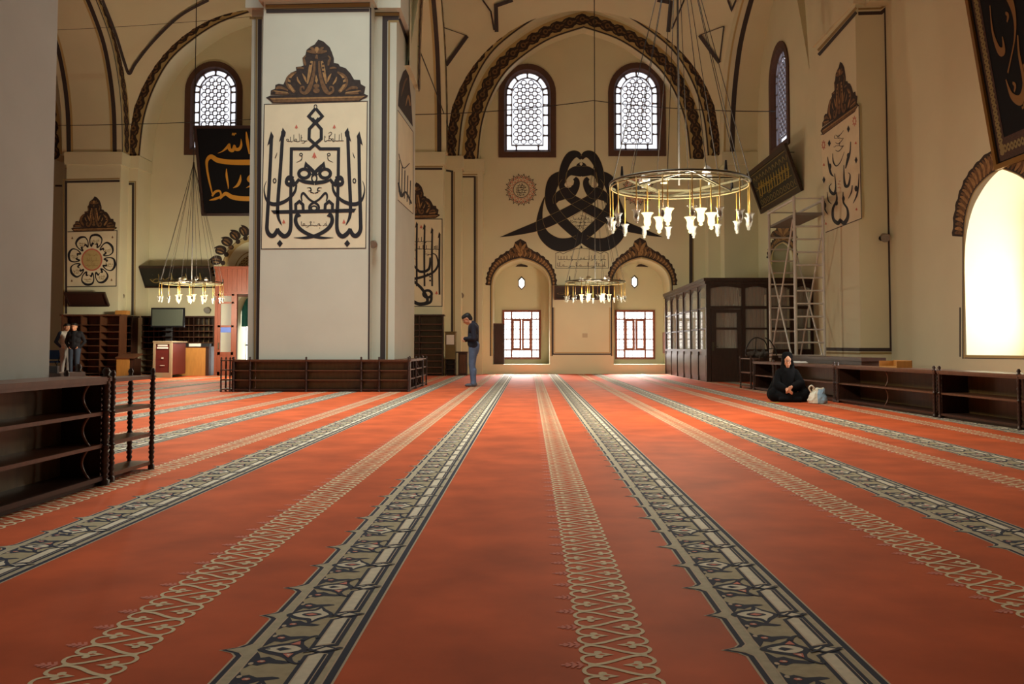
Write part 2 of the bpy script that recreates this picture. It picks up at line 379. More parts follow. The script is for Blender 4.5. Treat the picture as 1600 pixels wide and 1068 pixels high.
    # corner leaves
    for v, s in ((.270, 1), (.420, -1), (.615, 1), (.075, -1)):
        d.lay = .0036; d.pol([(.056, v - .075 * s), (.056, v + .062 * s), (.070, v + .030 * s), (.090, v + .040 * s), (.118, v + .020 * s), (.160, v + .026 * s), (.185, v + .012 * s), (.130, v - .010 * s), (.104, v - .034 * s), (.080, v - .026 * s)], NAV, 2)
        d.lay = .0042; d.ell(.092, v + .006 * s, .013, .010, PIN, 6); d.ell(.067, v + .024 * s, .008, .012, EDG, 6); d.lay = .0045; d.ell(.094, v + .006 * s, .006, .005, CRE, 5)
    return d
def chain_tile():
    "one repeat of the pale heart chain: 0.215 wide, 0.172 long"
    d = Flat(); T = .172; m = 6; d.lay = .0012
    for v0, fl_ in ((0, 0), (T / 2, 1)):
        q = (lambda x, v: (x, v + v0)) if not fl_ else (lambda x, v: (.215 - x, v + v0))
        for s in (1, -1):
            d.rib([q(.052, .003 * s), q(.026, .006 * s), q(.006, .018 * s), q(.000, .042 * s), q(.012, .068 * s), q(.040, .080 * s), q(.078, .066 * s), q(.125, .032 * s), q(.165, .010 * s), q(.200, .004 * s)], .0125, m, n=4)
            d.ell(*q(.052, .019 * s), .013, .013, m, 8)
        d.ell(*q(.040, 0), .012, .011, m, 8); d.pol([q(.046, .016), q(.066, .014), q(.100, 0), q(.066, -.014), q(.046, -.016)], m)
        d.lay = .0018; d.pol([q(.050, 0), q(.060, .007), q(.074, 0), q(.060, -.007)], 0); d.lay = .0012
    v = T / 2
    for k, (u, h) in enumerate(((-.012, .026), (-.030, .022), (-.046, .014))):
        for s in (1, -1): d.rib([(u + .010, v), (u - .004, v + h * s)], .0045, 4, smooth=False)
    d.rib([(0, v), (-.064, v)], .0035, 4, smooth=False)
    return d
fm = MB()
fm.add([(-30, -12, 0), (WR + .05, -12, 0), (WR + .05, YB + .05, 0), (-30, YB + .05, 0)], [(0, 1, 2, 3)], 0)
dt, ct = dark_tile(), chain_tile()
PITCHX = 1.545
for k in range(-13, 5):
    xd = .660 + PITCHX * k; xc = .158 + PITCHX * k
    ystart = max(1.2, abs(xd) * 1.25 - 1.6)
    n = int((YB - ystart) / .69)
    for j in range(n + 1):
        y = YB - (j + 1) * .69 + .02
        if xd + .335 < WR: fm.add([(xd + a, y + b, c) for a, b, c in dt.v], dt.f, 0); fm.m[-len(dt.f):] = dt.m
    for j in range(int((YB - ystart) / .172)):
        y = YB - (j + 1) * .172 - .1
        if xc + .25 < WR: fm.add([(xc + a, y + b, c) for a, b, c in ct.v], ct.f, 0); fm.m[-len(ct.f):] = ct.m
floor = strc('floor', fm, [CARPET, C_TAN, C_CREAM, C_NAVY, C_PINK, C_GREY, C_CHAIN, C_OLIVE], 'red fitted carpet with long dark floral bands and pale heart chains')

# ---- openings
def arch_loop(cx, z0, W, zspr, zap, k=1.0, n=6):
    h = W / 2; P = [(cx - h * a, zspr + (zap - zspr) * b) for a, b in PROF] ; R = [(cx + h * a, zspr + (zap - zspr) * b) for a, b in PROF[::-1][1:]]
    return [(cx - h, z0)] + P + R + [(cx + h, z0)]
def round_loop(cx, z0, W, H, n=16):
    h = W / 2; zs = z0 + H - h * 1.05
    return [(cx - h, z0)] + [(cx - h * cos(pi * k / n), zs + h * 1.05 * sin(pi * k / n)) for k in range(n + 1)] + [(cx + h, z0)]
pb = PY(YB)
def bx_(px, py): p = pb.at(px, py); return p.x, p.z
WINW, WINH = abs(bx_(869, 245)[0] - bx_(779, 245)[0]), bx_(825, 100)[1] - bx_(825, 246)[1]
WINS = [bx_(824, 246), bx_(995.5, 244), bx_(333, 242), bx_(506, 242)]
NICHE = []
for l, r, ap, apx in ((770, 859, 405, 814), (959, 1047, 404, 1002)):
    x0, z0 = bx_(l, 569); x1, _ = bx_(r, 569); zs = bx_(l, 446)[1]; za = bx_(apx, ap)[1]
    NICHE.append(((x0 + x1) / 2, z0, x1 - x0, zs, za))
DOORX0, DOORX1 = bx_(366, 575)[0], bx_(430, 575)[0]
door_loop = arch_loop((DOORX0 + DOORX1) / 2, 0.0, DOORX1 - DOORX0, 2.1, 3.0)
wb = MB()
holes = [round_loop(x, z, WINW - .1, WINH - .05) for x, z in WINS] + [arch_loop(*n) for n in NICHE] + [door_loop]
fY = lambda u, z, w=YB: (u, w, z)
wb.holed([(-30, 0), (WR + .5, 0), (WR + .5, ZTOP), (-30, ZTOP)], holes, lambda u, z: (u, YB, z), 0)
for h in holes[:4]: wb.reveal(h, fY, YB, YB + .4, 0)
ND = 1.5
NW = []                                             # windows inside the niches: x0,x1,z0,z1
pn = PY(YB + ND)
for (l, r, t, b) in ((785, 845, 484, 561), (961, 1023, 484, 561)):
    a = pn.at(l, b); c = pn.at(r, t); NW.append((a.x, c.x, a.z, c.z))
HEX = []
for (px, py) in ((815, 442), (991.5, 440)): p = pn.at(px, py); HEX.append((p.x, p.z))
for h, nw, hx, n in zip(holes[4:6], NW, HEX, NICHE):
    wb.reveal(h, fY, YB, YB + ND, 0)
    hexl = [(hx[0] + .13 * cos(pi / 6 + pi / 3 * k) * .85, hx[1] + .2 * sin(pi / 6 + pi / 3 * k)) for k in range(6)]
    wb.holed(h, [[(nw[0], nw[2]), (nw[1], nw[2]), (nw[1], nw[3]), (nw[0], nw[3])], hexl], lambda u, z: (u, YB + ND, z), 0)
    wb.reveal([(nw[0], nw[2]), (nw[1], nw[2]), (nw[1], nw[3]), (nw[0], nw[3])], fY, YB + ND, YB + ND + .3, 0)
    wb.reveal(hexl, fY, YB + ND, YB + ND + .3, 0)
wb.reveal(door_loop, fY, YB, YB + 1.2, 0)
wall_back = strc('wall_back', wb, PLASTER, 'cream plaster back wall with arched niches and tall windows')
# right wall
pr = PXl(WR)
def rx_(px, py): p = pr.at(px, py); return p.y, p.z
fX = lambda u, z, w=WR: (w, u, z)
rw = MB()
rwy = (rx_(1202, 170)[0] + rx_(1236, 170)[0]) / 2; rwz = rx_(1219, 236)[1]
RWIN = (rwy, rwz)
yl = rx_(1508, 450)[0]; ya = rx_(1566, 265)[0]; zap = rx_(1566, 262)[1]; zsl = rx_(1557, 557)[1]
RN = (ya, zsl, (yl - ya) * 2, zap - 1.5, zap)                       # near niche: centre, sill, width, springing, apex
dl = rx_(1204, 560)[0]; dr = rx_(1240, 560)[0]
RD = ((dl + dr) / 2, 0.0, abs(dl - dr) * .8, Zp(400, 25.5), Zp(372, 25.5))
rh = [round_loop(*RWIN, WINW - .1, WINH - .05), arch_loop(*RN), arch_loop(*RD)]
rw.holed([(-12, 0), (YB, 0), (YB, ZTOP), (-12, ZTOP)], rh, lambda u, z: (WR, u, z), 0)
rw.reveal(rh[0], fX, WR, WR + .4); rw.reveal(rh[1], fX, WR, WR + 1.3); rw.reveal(rh[2], fX, WR, WR + .9)
rnw = [(RN[0] - .95, RN[1] + .05), (RN[0] + .95, RN[1] + .05), (RN[0] + .95, RN[1] + 2.1), (RN[0] - .95, RN[1] + 2.1)]
rw.holed(rh[1], [rnw], lambda u, z: (WR + 1.3, u, z)); rw.reveal(rnw, fX, WR + 1.3, WR + 1.6)
rw.holed(rh[2], [], lambda u, z: (WR + .9, u, z))
wall_right = strc('wall_right', rw, PLASTER, 'cream plaster right wall with a bright arched niche')
# ---- piers, pillars
P1X = X(648, 400, PF); P1H = X(692, 400, PF) - P1X
FPX = X(143.5, 400, PF); FPH = X(186, 400, PF) - FPX
def pier(mb, cx, hf, h2, h1, ztop):
    st = ((hf, PF), (h2, O2)) + (((h1, O1),) if h1 > h2 + .01 else ())
    for h, y in st: mb.bx(cx - h, cx + h, y, YB, 0, ztop)
    for h, y in st:
        mb.bx(cx - h - .06, cx + h + .06, y - .06, YB, ZS - .45, ZS - .02)
P1H2 = X(721, 300, O2) - P1X; P1H1 = X(754, 300, O1) - P1X
a = MB(); pier(a, P1X, P1H, P1H2, P1H1, ZS); pier_mid = strc('pillar', a, PLASTER, 'cream stepped wall pier behind the praying man, with a tall calligraphy panel')
FPH2 = X(215, 300, O2) - FPX
a = MB(); pier(a, FPX, FPH, FPH2, FPH2, ZS); pier_fl = strc('pillar', a, PLASTER, 'cream wall pier painted with a flower of black petals')
a = MB(); cr = X(1131, 300, PF)
for x, y in ((cr, PF), (X(1106, 300, O2), O2), (X(1080, 300, O1), O1)):
    a.bx(x, WR, y, YB, 0, ZS); a.bx(x - .06, WR, y - .06, YB, ZS - .45, ZS - .02)
pier_corner = strc('pillar', a, PLASTER, 'plain corner pier between the back wall and right wall')
M1 = (X(390, 300, M1C), X(618, 300, M1C)); M1x = sum(M1) / 2; M1w = M1[1] - M1[0]
ZC = Zp(19, M1C)                                  # underside of the capital
a = MB(); pl0, pl1 = X(408, 300, M1F), X(577, 300, M1F)
a.bx(M1[0], M1[1], M1C, M1C + M1w, 0, ZC + 1.2)
a.bx(pl0, pl1, M1F, M1C + .1, 0, ZC + 1.2)
a.bx(M1[0] - .12, M1[1] + .1, M1C - .1, M1C + M1w + .1, ZC + .06, ZC + 1.2); a.bx(pl0 - .1, pl1 + .08, M1F - .1, M1C, ZC + .06, ZC + 1.2)
pillar_main = strc('pillar', a, mat('whitewash', (205, 207, 190), 0.85, var=0.03, scale=1.5, bump=.04), 'massive square cream pillar with the mirrored black calligraphy, standing mid-hall')
a = MB(); a.bx(-6.6, -3.3, 2.6, 5.95, 0, ZC + 1.2); strc('pillar', a, mat('grey_plaster', (192, 200, 198), 0.85, var=0.05, scale=2), 'plain near pillar at the left edge, shelves at its foot')
R1y0, R1y1 = PXl(RF).at(1341, 300).y, PXl(RF).at(1277, 300).y
a = MB(); a.bx(RF, WR + .05, R1y0, R1y1, 0, ZC + 1.2); a.bx(RF + .2, WR + .05, R1y0 - .3, R1y1 + .5, ZC - .02, ZC + 1.2)
a.bx(RF - .06, WR + .05, R1y0 - .06, R1y1 + .06, ZC + .02, ZC + 1.2)
pier_right = strc('pillar', a, PLASTER, 'cream pier on the right wall with the slender calligraphy panel')
# ---- arches and vaults
av = MB(); RISE = 5.15
A_pts = {}
def add_arch(key, axis, u0, u1, rise, U0, U1, w0, w1, zs=ZS, ztop=ZTOP):
    arch_wall(av, axis, u0, u1, zs, rise, U0, U1, ztop, w0, w1); A_pts[key] = arch_pts(u0, u1, zs, rise)
o1l, o1r = X(748, 243, O1), X(1077, 243, O1); o2l, o2r = X(718, 243, O2), X(1105, 243, O2)
add_arch('o1', 'Y', o1l, o1r, Zp(44, O1) - ZS, P1X, WR, O1, YB)
add_arch('o2', 'Y', o2l, o2r, Zp(2, O2) - ZS, P1X, WR, O2, O1)
cl, crr = X(219, 245, O2), X(573, 245, O2)
add_arch('c', 'Y', cl, crr, Zp(17, O2) - ZS, FPX, P1X, O2, YB)
add_arch('d', 'Y', cl - 11.0, crr - 11.2, Zp(17, O2) - ZS, -27, FPX, O2, YB)
EX0, EX1 = P1X - 1.15, X(697, 243, PF)
FX0, FX1 = X(97, 243, PF), X(190, 243, PF)
add_arch('e', 'X', M1C + M1w, PF, RISE, M1C + M1w - 2, YB, EX0, EX1)
add_arch('f', 'X', M1C + M1w, PF, RISE, M1C + M1w - 2, YB, FX0, FX1)
GX = cr
n0 = len(av.v)
def gx(y): return GX + (RF + .02 - GX) * min(1, max(0, (PF - y) / (PF - R1y1)))
add_arch('g', 'X', R1y1, PF, RISE, R1y1, YB, GX, WR)
for i in range(n0, len(av.v)):
    if abs(av.v[i][0] - GX) < 1e-6: av.v[i] = (gx(av.v[i][1]), av.v[i][1], av.v[i][2])
add_arch('h', 'Y', M1[1] + .1, RF - .05, RISE, M1x, WR, M1C + .5, M1C + 2.4, zs=ZC + 1.15)
add_arch('i', 'Y', FPX + 1.5, M1[0] - .1, RISE, FPX, M1x, M1C + .5, M1C + 2.4, zs=ZC + 1.15)
arches = strc('trim_1', av, PLASTER, 'plastered pointed arches springing from the piers')
def vault(x0, x1, y0, y1):
    cx, cy, hx, hy = (x0 + x1) / 2, (y0 + y1) / 2, (x1 - x0) / 2, (y1 - y0) / 2
    return lambda x, y: ZS - .02 + RISE * sqrt(max(0, 2 - min(1, ((x - cx) / hx) ** 2) - min(1, ((y - cy) / hy) ** 2)))
class VaultS:
    def __init__(s, f): s.f = f
    def at(s, x, y, off=0):
        d = ray(x, y); o = V((0, 0, CAMH)); t = 12.0
        while t < 34 and (o + d * t).z < s.f((o + d * t).x, (o + d * t).y) - off * 3: t += .03
        return o + d * (t - .02)
VB = {'main': (EX1 - .1, GX + .1, M1C + 1.5, O2 + .02), 'left': (FX1 - .1, EX0 + .1, M1C + 1.5, O2 + .02), 'far': (-27, FX0 + .1, M1C + 1.5, O2 + .02)}
VS = {}
cm = MB()
for k, b in VB.items():
    f = vault(*b); VS[k] = VaultS(f); n = 36
    vs = [(b[0] + (b[1] - b[0]) * i / n, b[2] + (b[3] - b[2]) * j / n) for j in range(n + 1) for i in range(n + 1)]
    cm.add([(x, y, f(x, y)) for x, y in vs], [(j * (n + 1) + i, j * (n + 1) + i + 1, (j + 1) * (n + 1) + i + 1, (j + 1) * (n + 1) + i) for j in range(n) for i in range(n)], 0, True)
cm.add([(-30, -12, ZTOP), (WR + .5, -12, ZTOP), (WR + .5, YB + .5, ZTOP), (-30, YB + .5, ZTOP)], [(0, 3, 2, 1)], 0)
ceiling = strc('ceiling', cm, PLASTER, 'plastered domed vaults above the arches')
# ---- painted trim of the arches
tm = MB()
for key, w in (('o1', O1), ('o2', O2), ('c', O2), ('d', O2)):
    fn = axf('Y'); P = A_pts[key]
    garland(tm, fn, P, w - .008, -.005, .33, .50, 0, 1, 2); arch_band(tm, fn, P, w - .01, .015, .07, 3)
for key, w, s, wa, wb_ in (('f', FX1, 1, FX0, FX1), ('e', EX1, 1, EX0, EX1)):
    fn = axf('X'); P = A_pts[key]; garland(tm, fn, P, w + .008 * s, .005 * s, .36, .44, 0, 1, 2); arch_band(tm, fn, P, w + .01 * s, .015, .07, 3)
    Q = offs(P, -.012)
    for d in (.16, .16 + .12 + .03):
        ww = .14 if d < .2 else .07
        for c0 in (wa + d, wb_ - d - ww):
            n = len(Q); tm.add([fn(u, z, c0) for u, z in Q] + [fn(u, z, c0 + ww) for u, z in Q], [(i, i + 1, n + i + 1, n + i) for i in range(n - 1)], 3 if d < .2 else 2)
fn = axf('X'); Q = offs(A_pts['g'], -.012); n = len(Q)
for c0, ww, m in ((GX + .01, .06, 2), (GX + .22, .16, 3)):
    tm.add([fn(u, z, c0 + gx(u) - GX) for u, z in Q] + [fn(u, z, c0 + ww + gx(u) - GX) for u, z in Q], [(i, i + 1, n + i + 1, n + i) for i in range(n - 1)], m)
strc('trim_2', tm, [ACD, ACM, GOLDL, INK2], 'painted garland bands along the arches')
d = Decal(VS['main']); d.lay = .03
for P, w_ in (([(801, 0), (775, 9), (776, 50)], 6), ([(754, 0), (767, 18), (772, 47)], 2.5), ([(730, 56), (697, 102)], 6), ([(693, 43), (697, 102)], 2), ([(693, 43), (730, 56)], 1.2),
              ([(1027, 0), (1048, 4), (1044, 50)], 6), ([(1069, 0), (1050, 45)], 2.5), ([(1093, 55), (1124, 98)], 6), ([(1124, 98), (1131, 41)], 2), ([(1093, 55), (1131, 41)], 1.2), ([(1137, 0), (1143, 16), (1150, 0)], 3)):
    Q = []
    for p, q in zip(P, P[1:]):
        for k in range(6): Q.append((p[0] + (q[0] - p[0]) * k / 6, p[1] + (q[1] - p[1]) * k / 6))
    d.rib(Q + [P[-1]], w_, 0, smooth=False)
strc('trim_3', d, INK2, 'dark painted outlines on the main dome corners')
d = Decal(VS['left']); d.lay = .03
d.rib([(160, 0), (180, 51), (194, 96), (202, 115), (212, 99), (239, 65), (281, 25), (326, 0)], 4.6, 0)
strc('trim_4', d, INK2, 'dark painted V outline on the left dome corner')
# ================================================================ windows
def inset_round(W, H, i, dz=None): return round_loop(0, i if dz is None else dz, W - 2 * i, H - i - (i if dz is None else dz))
def upper_window(name, loc, rz, label, group=None):
    root = empty(name, loc, label, None, None, rz, 'structure')
    W, H = WINW, WINH; fn = lambda u, z, y: (u, y, z)
    a = MB(); o = inset_round(W, H, 0); i1 = inset_round(W, H, .20); i2 = inset_round(W, H, .27)
    def strip(A, B, ya, yb, mi=0):
        n = len(A); a.add([fn(u, z, ya) for u, z in A] + [fn(u, z, yb) for u, z in B], [(k, (k + 1) % n, n + (k + 1) % n, n + k) for k in range(n)], mi)
    strip(o, o, .02, -.05); strip(o, i1, -.05, -.05); strip(i1, i2, -.05, .10); strip(i2, i2, .10, .2)
    a.build('window_frame', FRAMEB, root, local=True)
    # pierced plaster lattice: border of long cells, field of round cells
    s = MB(); b = .27; bw = .185
    A = inset_round(W, H, b); B = inset_round(W, H, b + .03); Cc = inset_round(W, H, b + bw); D = inset_round(W, H, b + bw + .035)
    a = s
    def flat(P, Q, y0=.10, y1=.16): strip(P, Q, y0, y0); strip(Q, Q, y0, y1)
    flat(A, B); flat(Cc, D); strip(Cc, Cc, .10, .16)
    def tie(p, q, wd):
        d = V((q[0] - p[0], q[1] - p[1])).normalized(); n = V((-d.y, d.x)) * wd
        for (c0, c1, w0, w1) in ((0, .3, 1.9, 1), (.3, .7, 1, 1), (.7, 1, 1, 1.9)):
            e = [V(p) + (V(q) - V(p)) * c for c in (c0, c1)]; n0, n1 = n * w0, n * w1
            L = [(e[0] + n0), (e[0] - n0), (e[1] - n1), (e[1] + n1)]
            s.prism([(x.x, x.y) for x in L], fn, .10, .16)
    hw = W / 2 - b; zs = H - (W / 2) * 1.05; zb = b
    for k in range(6):
        z = zb + bw + .0 + (zs - zb - bw) * k / 5
        for sx in (-1, 1):
            if k: tie((sx * hw, z), (sx * (hw - bw), z), .022)
    for k in range(1, 6):
        an = pi * (k / 5 - .1) if False else pi * k / 5 - pi / 10
        tie((hw * cos(an), zs + hw * 1.04 * sin(an)), ((hw - bw) * cos(an), zs + (hw - bw) * 1.04 * sin(an)), .026)
    for x in (-hw * .52, hw * .52): tie((x, zb), (x, zb + bw), .024)
    p = .27; r = .080; hi = hw - bw - .03; z0 = zb + bw + .03
    rows = int((H - z0) / (p / 2))
    for j in range(rows):
        z = z0 + .12 + j * p / 2; off = 0 if j % 2 else p / 2
        for i in range(-4, 5):
            x = i * p + off
            if abs(x) > hi - .03: continue
            if z > zs and (x / (hi - .02)) ** 2 + ((z - zs) / (hi * 1.04)) ** 2 > .93: continue
            n = 12; c0 = [(x + r * cos(2 * pi * k / n + .26), z + r * sin(2 * pi * k / n + .26)) for k in range(n)]
            R = p * .48; c1 = []
            for k in range(n):
                t = 2 * pi * k / n + .26; q = (abs(cos(t)) + abs(sin(t))); rad = min(R / q * 1.0, r + .030) if q > 1.2 else r + .034
                rad = min(p / 2 / q * 1.01, .118); c1.append((x + rad * cos(t), z + rad * sin(t)))
            s.add([fn(u, v, .11) for u, v in c0] + [fn(u, v, .11) for u, v in c1] + [fn(u, v, .15) for u, v in c0],
                  [(k, (k + 1) % n, n + (k + 1) % n, n + k) for k in range(n)] + [(k, 2 * n + k, 2 * n + (k + 1) % n, (k + 1) % n) for k in range(n)])
    s.build('lattice', SCREEN, root, local=True)
    g = MB(); g.poly([fn(u, z, .2) for u, z in A]); g.build('pane', SKY, root, local=True)
    return root
wl = ['tall round-headed lattice window above the left end of the big black emblem', 'tall round-headed lattice window above the right end of the big black emblem',
      'round-headed lattice window half covered by the black hanging board', 'round-headed lattice window hidden behind the main pillar']
for k in (0, 1, 2): upper_window('window_%d' % (k + 1), (WINS[k][0], YB, WINS[k][1]), 0, wl[k])
upper_window('window_4', (WR, RWIN[0], RWIN[1]), -pi / 2, 'lattice window high on the right wall, above the tilted board')
def niche_window(name, x0, x1, z0, z1, Y, label, sash=True):
    t = empty(name, ((x0 + x1) / 2, Y, z0), label, None, None, 0, 'structure')
    W = x1 - x0; H = z1 - z0; a = MB()
    def h(z, xa, xb, wd, d=.05): a.bx(xa, xb, -d, .06, z - wd / 2, z + wd / 2)
    def v(x, za, zb, wd, d=.05): a.bx(x - wd / 2, x + wd / 2, -d, .06, za, zb)
    for z in (.04, H - .04): h(z, -W / 2, W / 2, .08)
    for x in (-W / 2 + .04, W / 2 - .04): v(x, .001, H - .001, .08, .053)
    c0, c1 = -W * .255, W * .255; r0, r1 = H * .19, H * .81
    for x in (c0, c1): v(x, .01, H - .01, .05, .034)
    for z in (r0, r1): h(z, -W / 2 + .01, W / 2 - .01, .05, .03)
    for z in (H * .40, H * .61): h(z, -W / 2 + .02, W / 2 - .02, .034, .02)
    a.build('window_frame', WOODR, t, local=True)
    for s in (-1, 1):
        c = MB(); xa, xb = (c0, -.01) if s < 0 else (.01, c1)
        c.bx(xa, xb, -.09, -.03, r0, r0 + .07); c.bx(xa, xb, -.09, -.03, r1 - .07, r1); c.bx(xa, xa + .08, -.093, -.03, r0 + .001, r1 - .001); c.bx(xb - .08, xb, -.093, -.03, r0 + .001, r1 - .001)
        for z in (H * .40, H * .61): c.bx(xa, xb, -.075, -.04, z - .018, z + .018)
        o = c.build('sash', WOODR, t, local=True)
    g = MB(); g.poly([(-W / 2, .10, 0), (W / 2, .10, 0), (W / 2, .10, H), (-W / 2, .10, H)]); g.build('pane', SKYW, t, local=True)
    g = MB()
    for k in range(1, 9): x = -W / 2 + W * k / 9; g.cyl((x, .08, 0), (x, .08, H), .010, n=5)
    for k in range(1, 12): z = H * k / 12; g.cyl((-W / 2, .08, z), (W / 2, .08, z), .010, n=5)
    g.build('iron_grille', BLACKM, t, local=True)
for k, (nw, lb) in enumerate(zip(NW, ('bright wooden casement in the left wall niche', 'bright wooden casement in the right wall niche, beside the wooden office'))):
    niche_window('window_%d' % (5 + k), *nw, YB + ND, lb)
for k, hx in enumerate(HEX):
    t = empty('window_%d' % (7 + k), (hx[0], YB + ND, hx[1]), ('small six-sided light high in the left niche', 'small six-sided light high in the right niche')[k], None, None, 0, 'structure')
    a = MB(); P = [(.13 * cos(pi / 6 + pi / 3 * i) * .85, .2 * sin(pi / 6 + pi / 3 * i)) for i in range(6)]; Q = [(u * 1.35, v * 1.28) for u, v in P]
    a.add([(u, -.02, v) for u, v in P] + [(u, -.02, v) for u, v in Q] + [(u, .03, v) for u, v in P], [(i, (i + 1) % 6, 6 + (i + 1) % 6, 6 + i) for i in range(6)] + [(i, (i + 1) % 6, 12 + (i + 1) % 6, 12 + i) for i in range(6)])
    a.build('window_frame', INK2, t, local=True); g = MB(); g.poly([(u, .2, v) for u, v in P]); g.build('pane', SKYW, t, local=True)
# near niche on the right wall: a white-framed daylit window
t = empty('window_9', (WR + 1.3, RN[0], rnw[0][1]), 'daylit window deep in the near arched niche of the right wall', None, None, 0, 'structure')
a = MB(); y0, y1, z0, z1 = rnw[0][0] - RN[0], rnw[1][0] - RN[0], 0, rnw[2][1] - rnw[0][1]
for z in (z0, z0 + .5, z0 + 1.5, z1 - .08): a.bx(-.05, .06, y0, y1, z, z + .08)
for y in (y0, -.5, .42, y1 - .08): a.bx(-.05, .06, y, y + .08, z0, z1)
a.build('window_frame', WOODR, t, local=True); g = MB(); g.poly([(.12, y0, z0), (.12, y1, z0), (.12, y1, z1), (.12, y0, z1)]); g.build('pane', emit('daylit_pane_near', (252, 250, 250), 20.0), t, local=True)

# ================================================================ paint on plaster
def child(d, name, mats, parent, label=None):
    o = d.build(name, mats, parent)
    if label: o['label'] = label
    return o
INKS = [INK, RUST, MURAL, GOLD, INK2, GOLDL, ACD, ACM, ACL]
def crest(d, fr, ledge=True):
    "painted acanthus crest; template drawn 1340 wide around x=800, base y=850, tip y=100"
    d.fr = fr; d.lay = .004
    d.pol([(190, 825), (195, 770), (250, 745), (255, 695), (300, 680), (360, 690), (400, 600), (460, 535), (530, 505), (525, 460), (590, 452), (625, 440), (610, 340), (650, 300), (665, 235), (720, 190), (770, 165), (820, 98), (890, 125), (970, 200), (1000, 270), (1025, 345), (1025, 405), (1085, 418), (1105, 450), (1180, 475), (1240, 540), (1290, 625), (1370, 630), (1380, 685), (1440, 720), (1425, 800), (1400, 825)], 6)
    d.lay = .007
    for s in (1, -1):
        q = lambda P: [(800 + (p[0] - 800) * s, *p[1:]) for p in P]
        d.rib(q([(770, 380, 22), (765, 500, 34), (735, 650, 46), (690, 760, 60), (640, 805, 40), (590, 780, 30), (590, 730, 26), (625, 720, 20), (630, 755, 16)]), None, 7)
        d.rib(q([(735, 380, 30), (715, 470, 44), (700, 560, 40), (675, 680, 20)]), None, 8); 
        for y in (410, 460, 510): d.ell(800 + (718 - 800) * s, y + 10, 16, 13, 6, 8)
        d.rib(q([(530, 525, 20), (460, 570, 50), (420, 630, 62), (430, 700, 58), (480, 760, 50), (510, 790, 36)]), None, 7)
        d.rib(q([(500, 550, 10), (445, 610, 30), (440, 690, 32), (470, 745, 30), (490, 780, 30)]), None, 8)
        for x, y in ((455, 620), (440, 672)): d.ell(800 + (x - 800) * s, y, 30, 15, 6, 8, .5 * s)
        d.rib(q([(540, 590, 8), (555, 640, 26), (590, 690, 10)]), None, 8); d.rib(q([(610, 545, 8), (640, 600, 28), (660, 660, 10)]), None, 8)
        d.rib(q([(420, 770, 16), (350, 735, 34), (290, 730, 34), (262, 745, 24)]), None, 7); d.rib(q([(430, 810, 20), (330, 800, 40), (240, 790, 48), (215, 785, 30)]), None, 7)
        d.rib(q([(420, 795, 8), (320, 785, 14), (240, 775, 12)]), None, 8); d.ell(800 + (235 - 800) * s, 798, 22, 20, 6, 8)
        d.rib(q([(650, 440, 18), (640, 390, 34), (625, 345, 22), (655, 310, 18)]), None, 7); d.rib(q([(540, 475, 14), (585, 468, 26), (630, 480, 20)]), None, 7)
        for an, L in ((0.1, 100), (.75, 125), (1.35, 130)):
            d.rib(q([(790, 280, 14), (800 - L * .6 * sin(an), 275 - L * .55 * cos(an), 40), (800 - L * 1.05 * sin(an), 272 - L * .75 * cos(an), 18)]), None, 8 if an < .5 else 7, n=4)
    d.rib([(800, 300, 20), (795, 350, 40)], None, 7, smooth=False); d.pol([(790, 560), (815, 630), (800, 680), (775, 640)], 8); d.ell(795, 710, 40, 30, 7, 10); d.ell(795, 770, 44, 34, 7, 10)
    if ledge:
        d.lay = .004; d.pol([(130, 860), (190, 835), (1410, 805), (1475, 835), (1460, 860), (1400, 885), (1350, 915), (215, 935), (180, 900)], 6); d.lay = .007
        d.pol([(180, 868), (1440, 838), (1350, 900), (230, 925)], 7); d.lay = .009; d.pol([(190, 872), (1430, 845), (1400, 862), (210, 888)], 8)
def star(d, x, y, r, mi=1):
    d.pol([(x, y - 1.6 * r), (x + .5 * r, y - .5 * r), (x + .9 * r, y + .6 * r), (x + .4 * r, y + .3 * r), (x, y + .9 * r), (x - .4 * r, y + .3 * r), (x - .9 * r, y + .6 * r), (x - .5 * r, y - .5 * r)], mi)
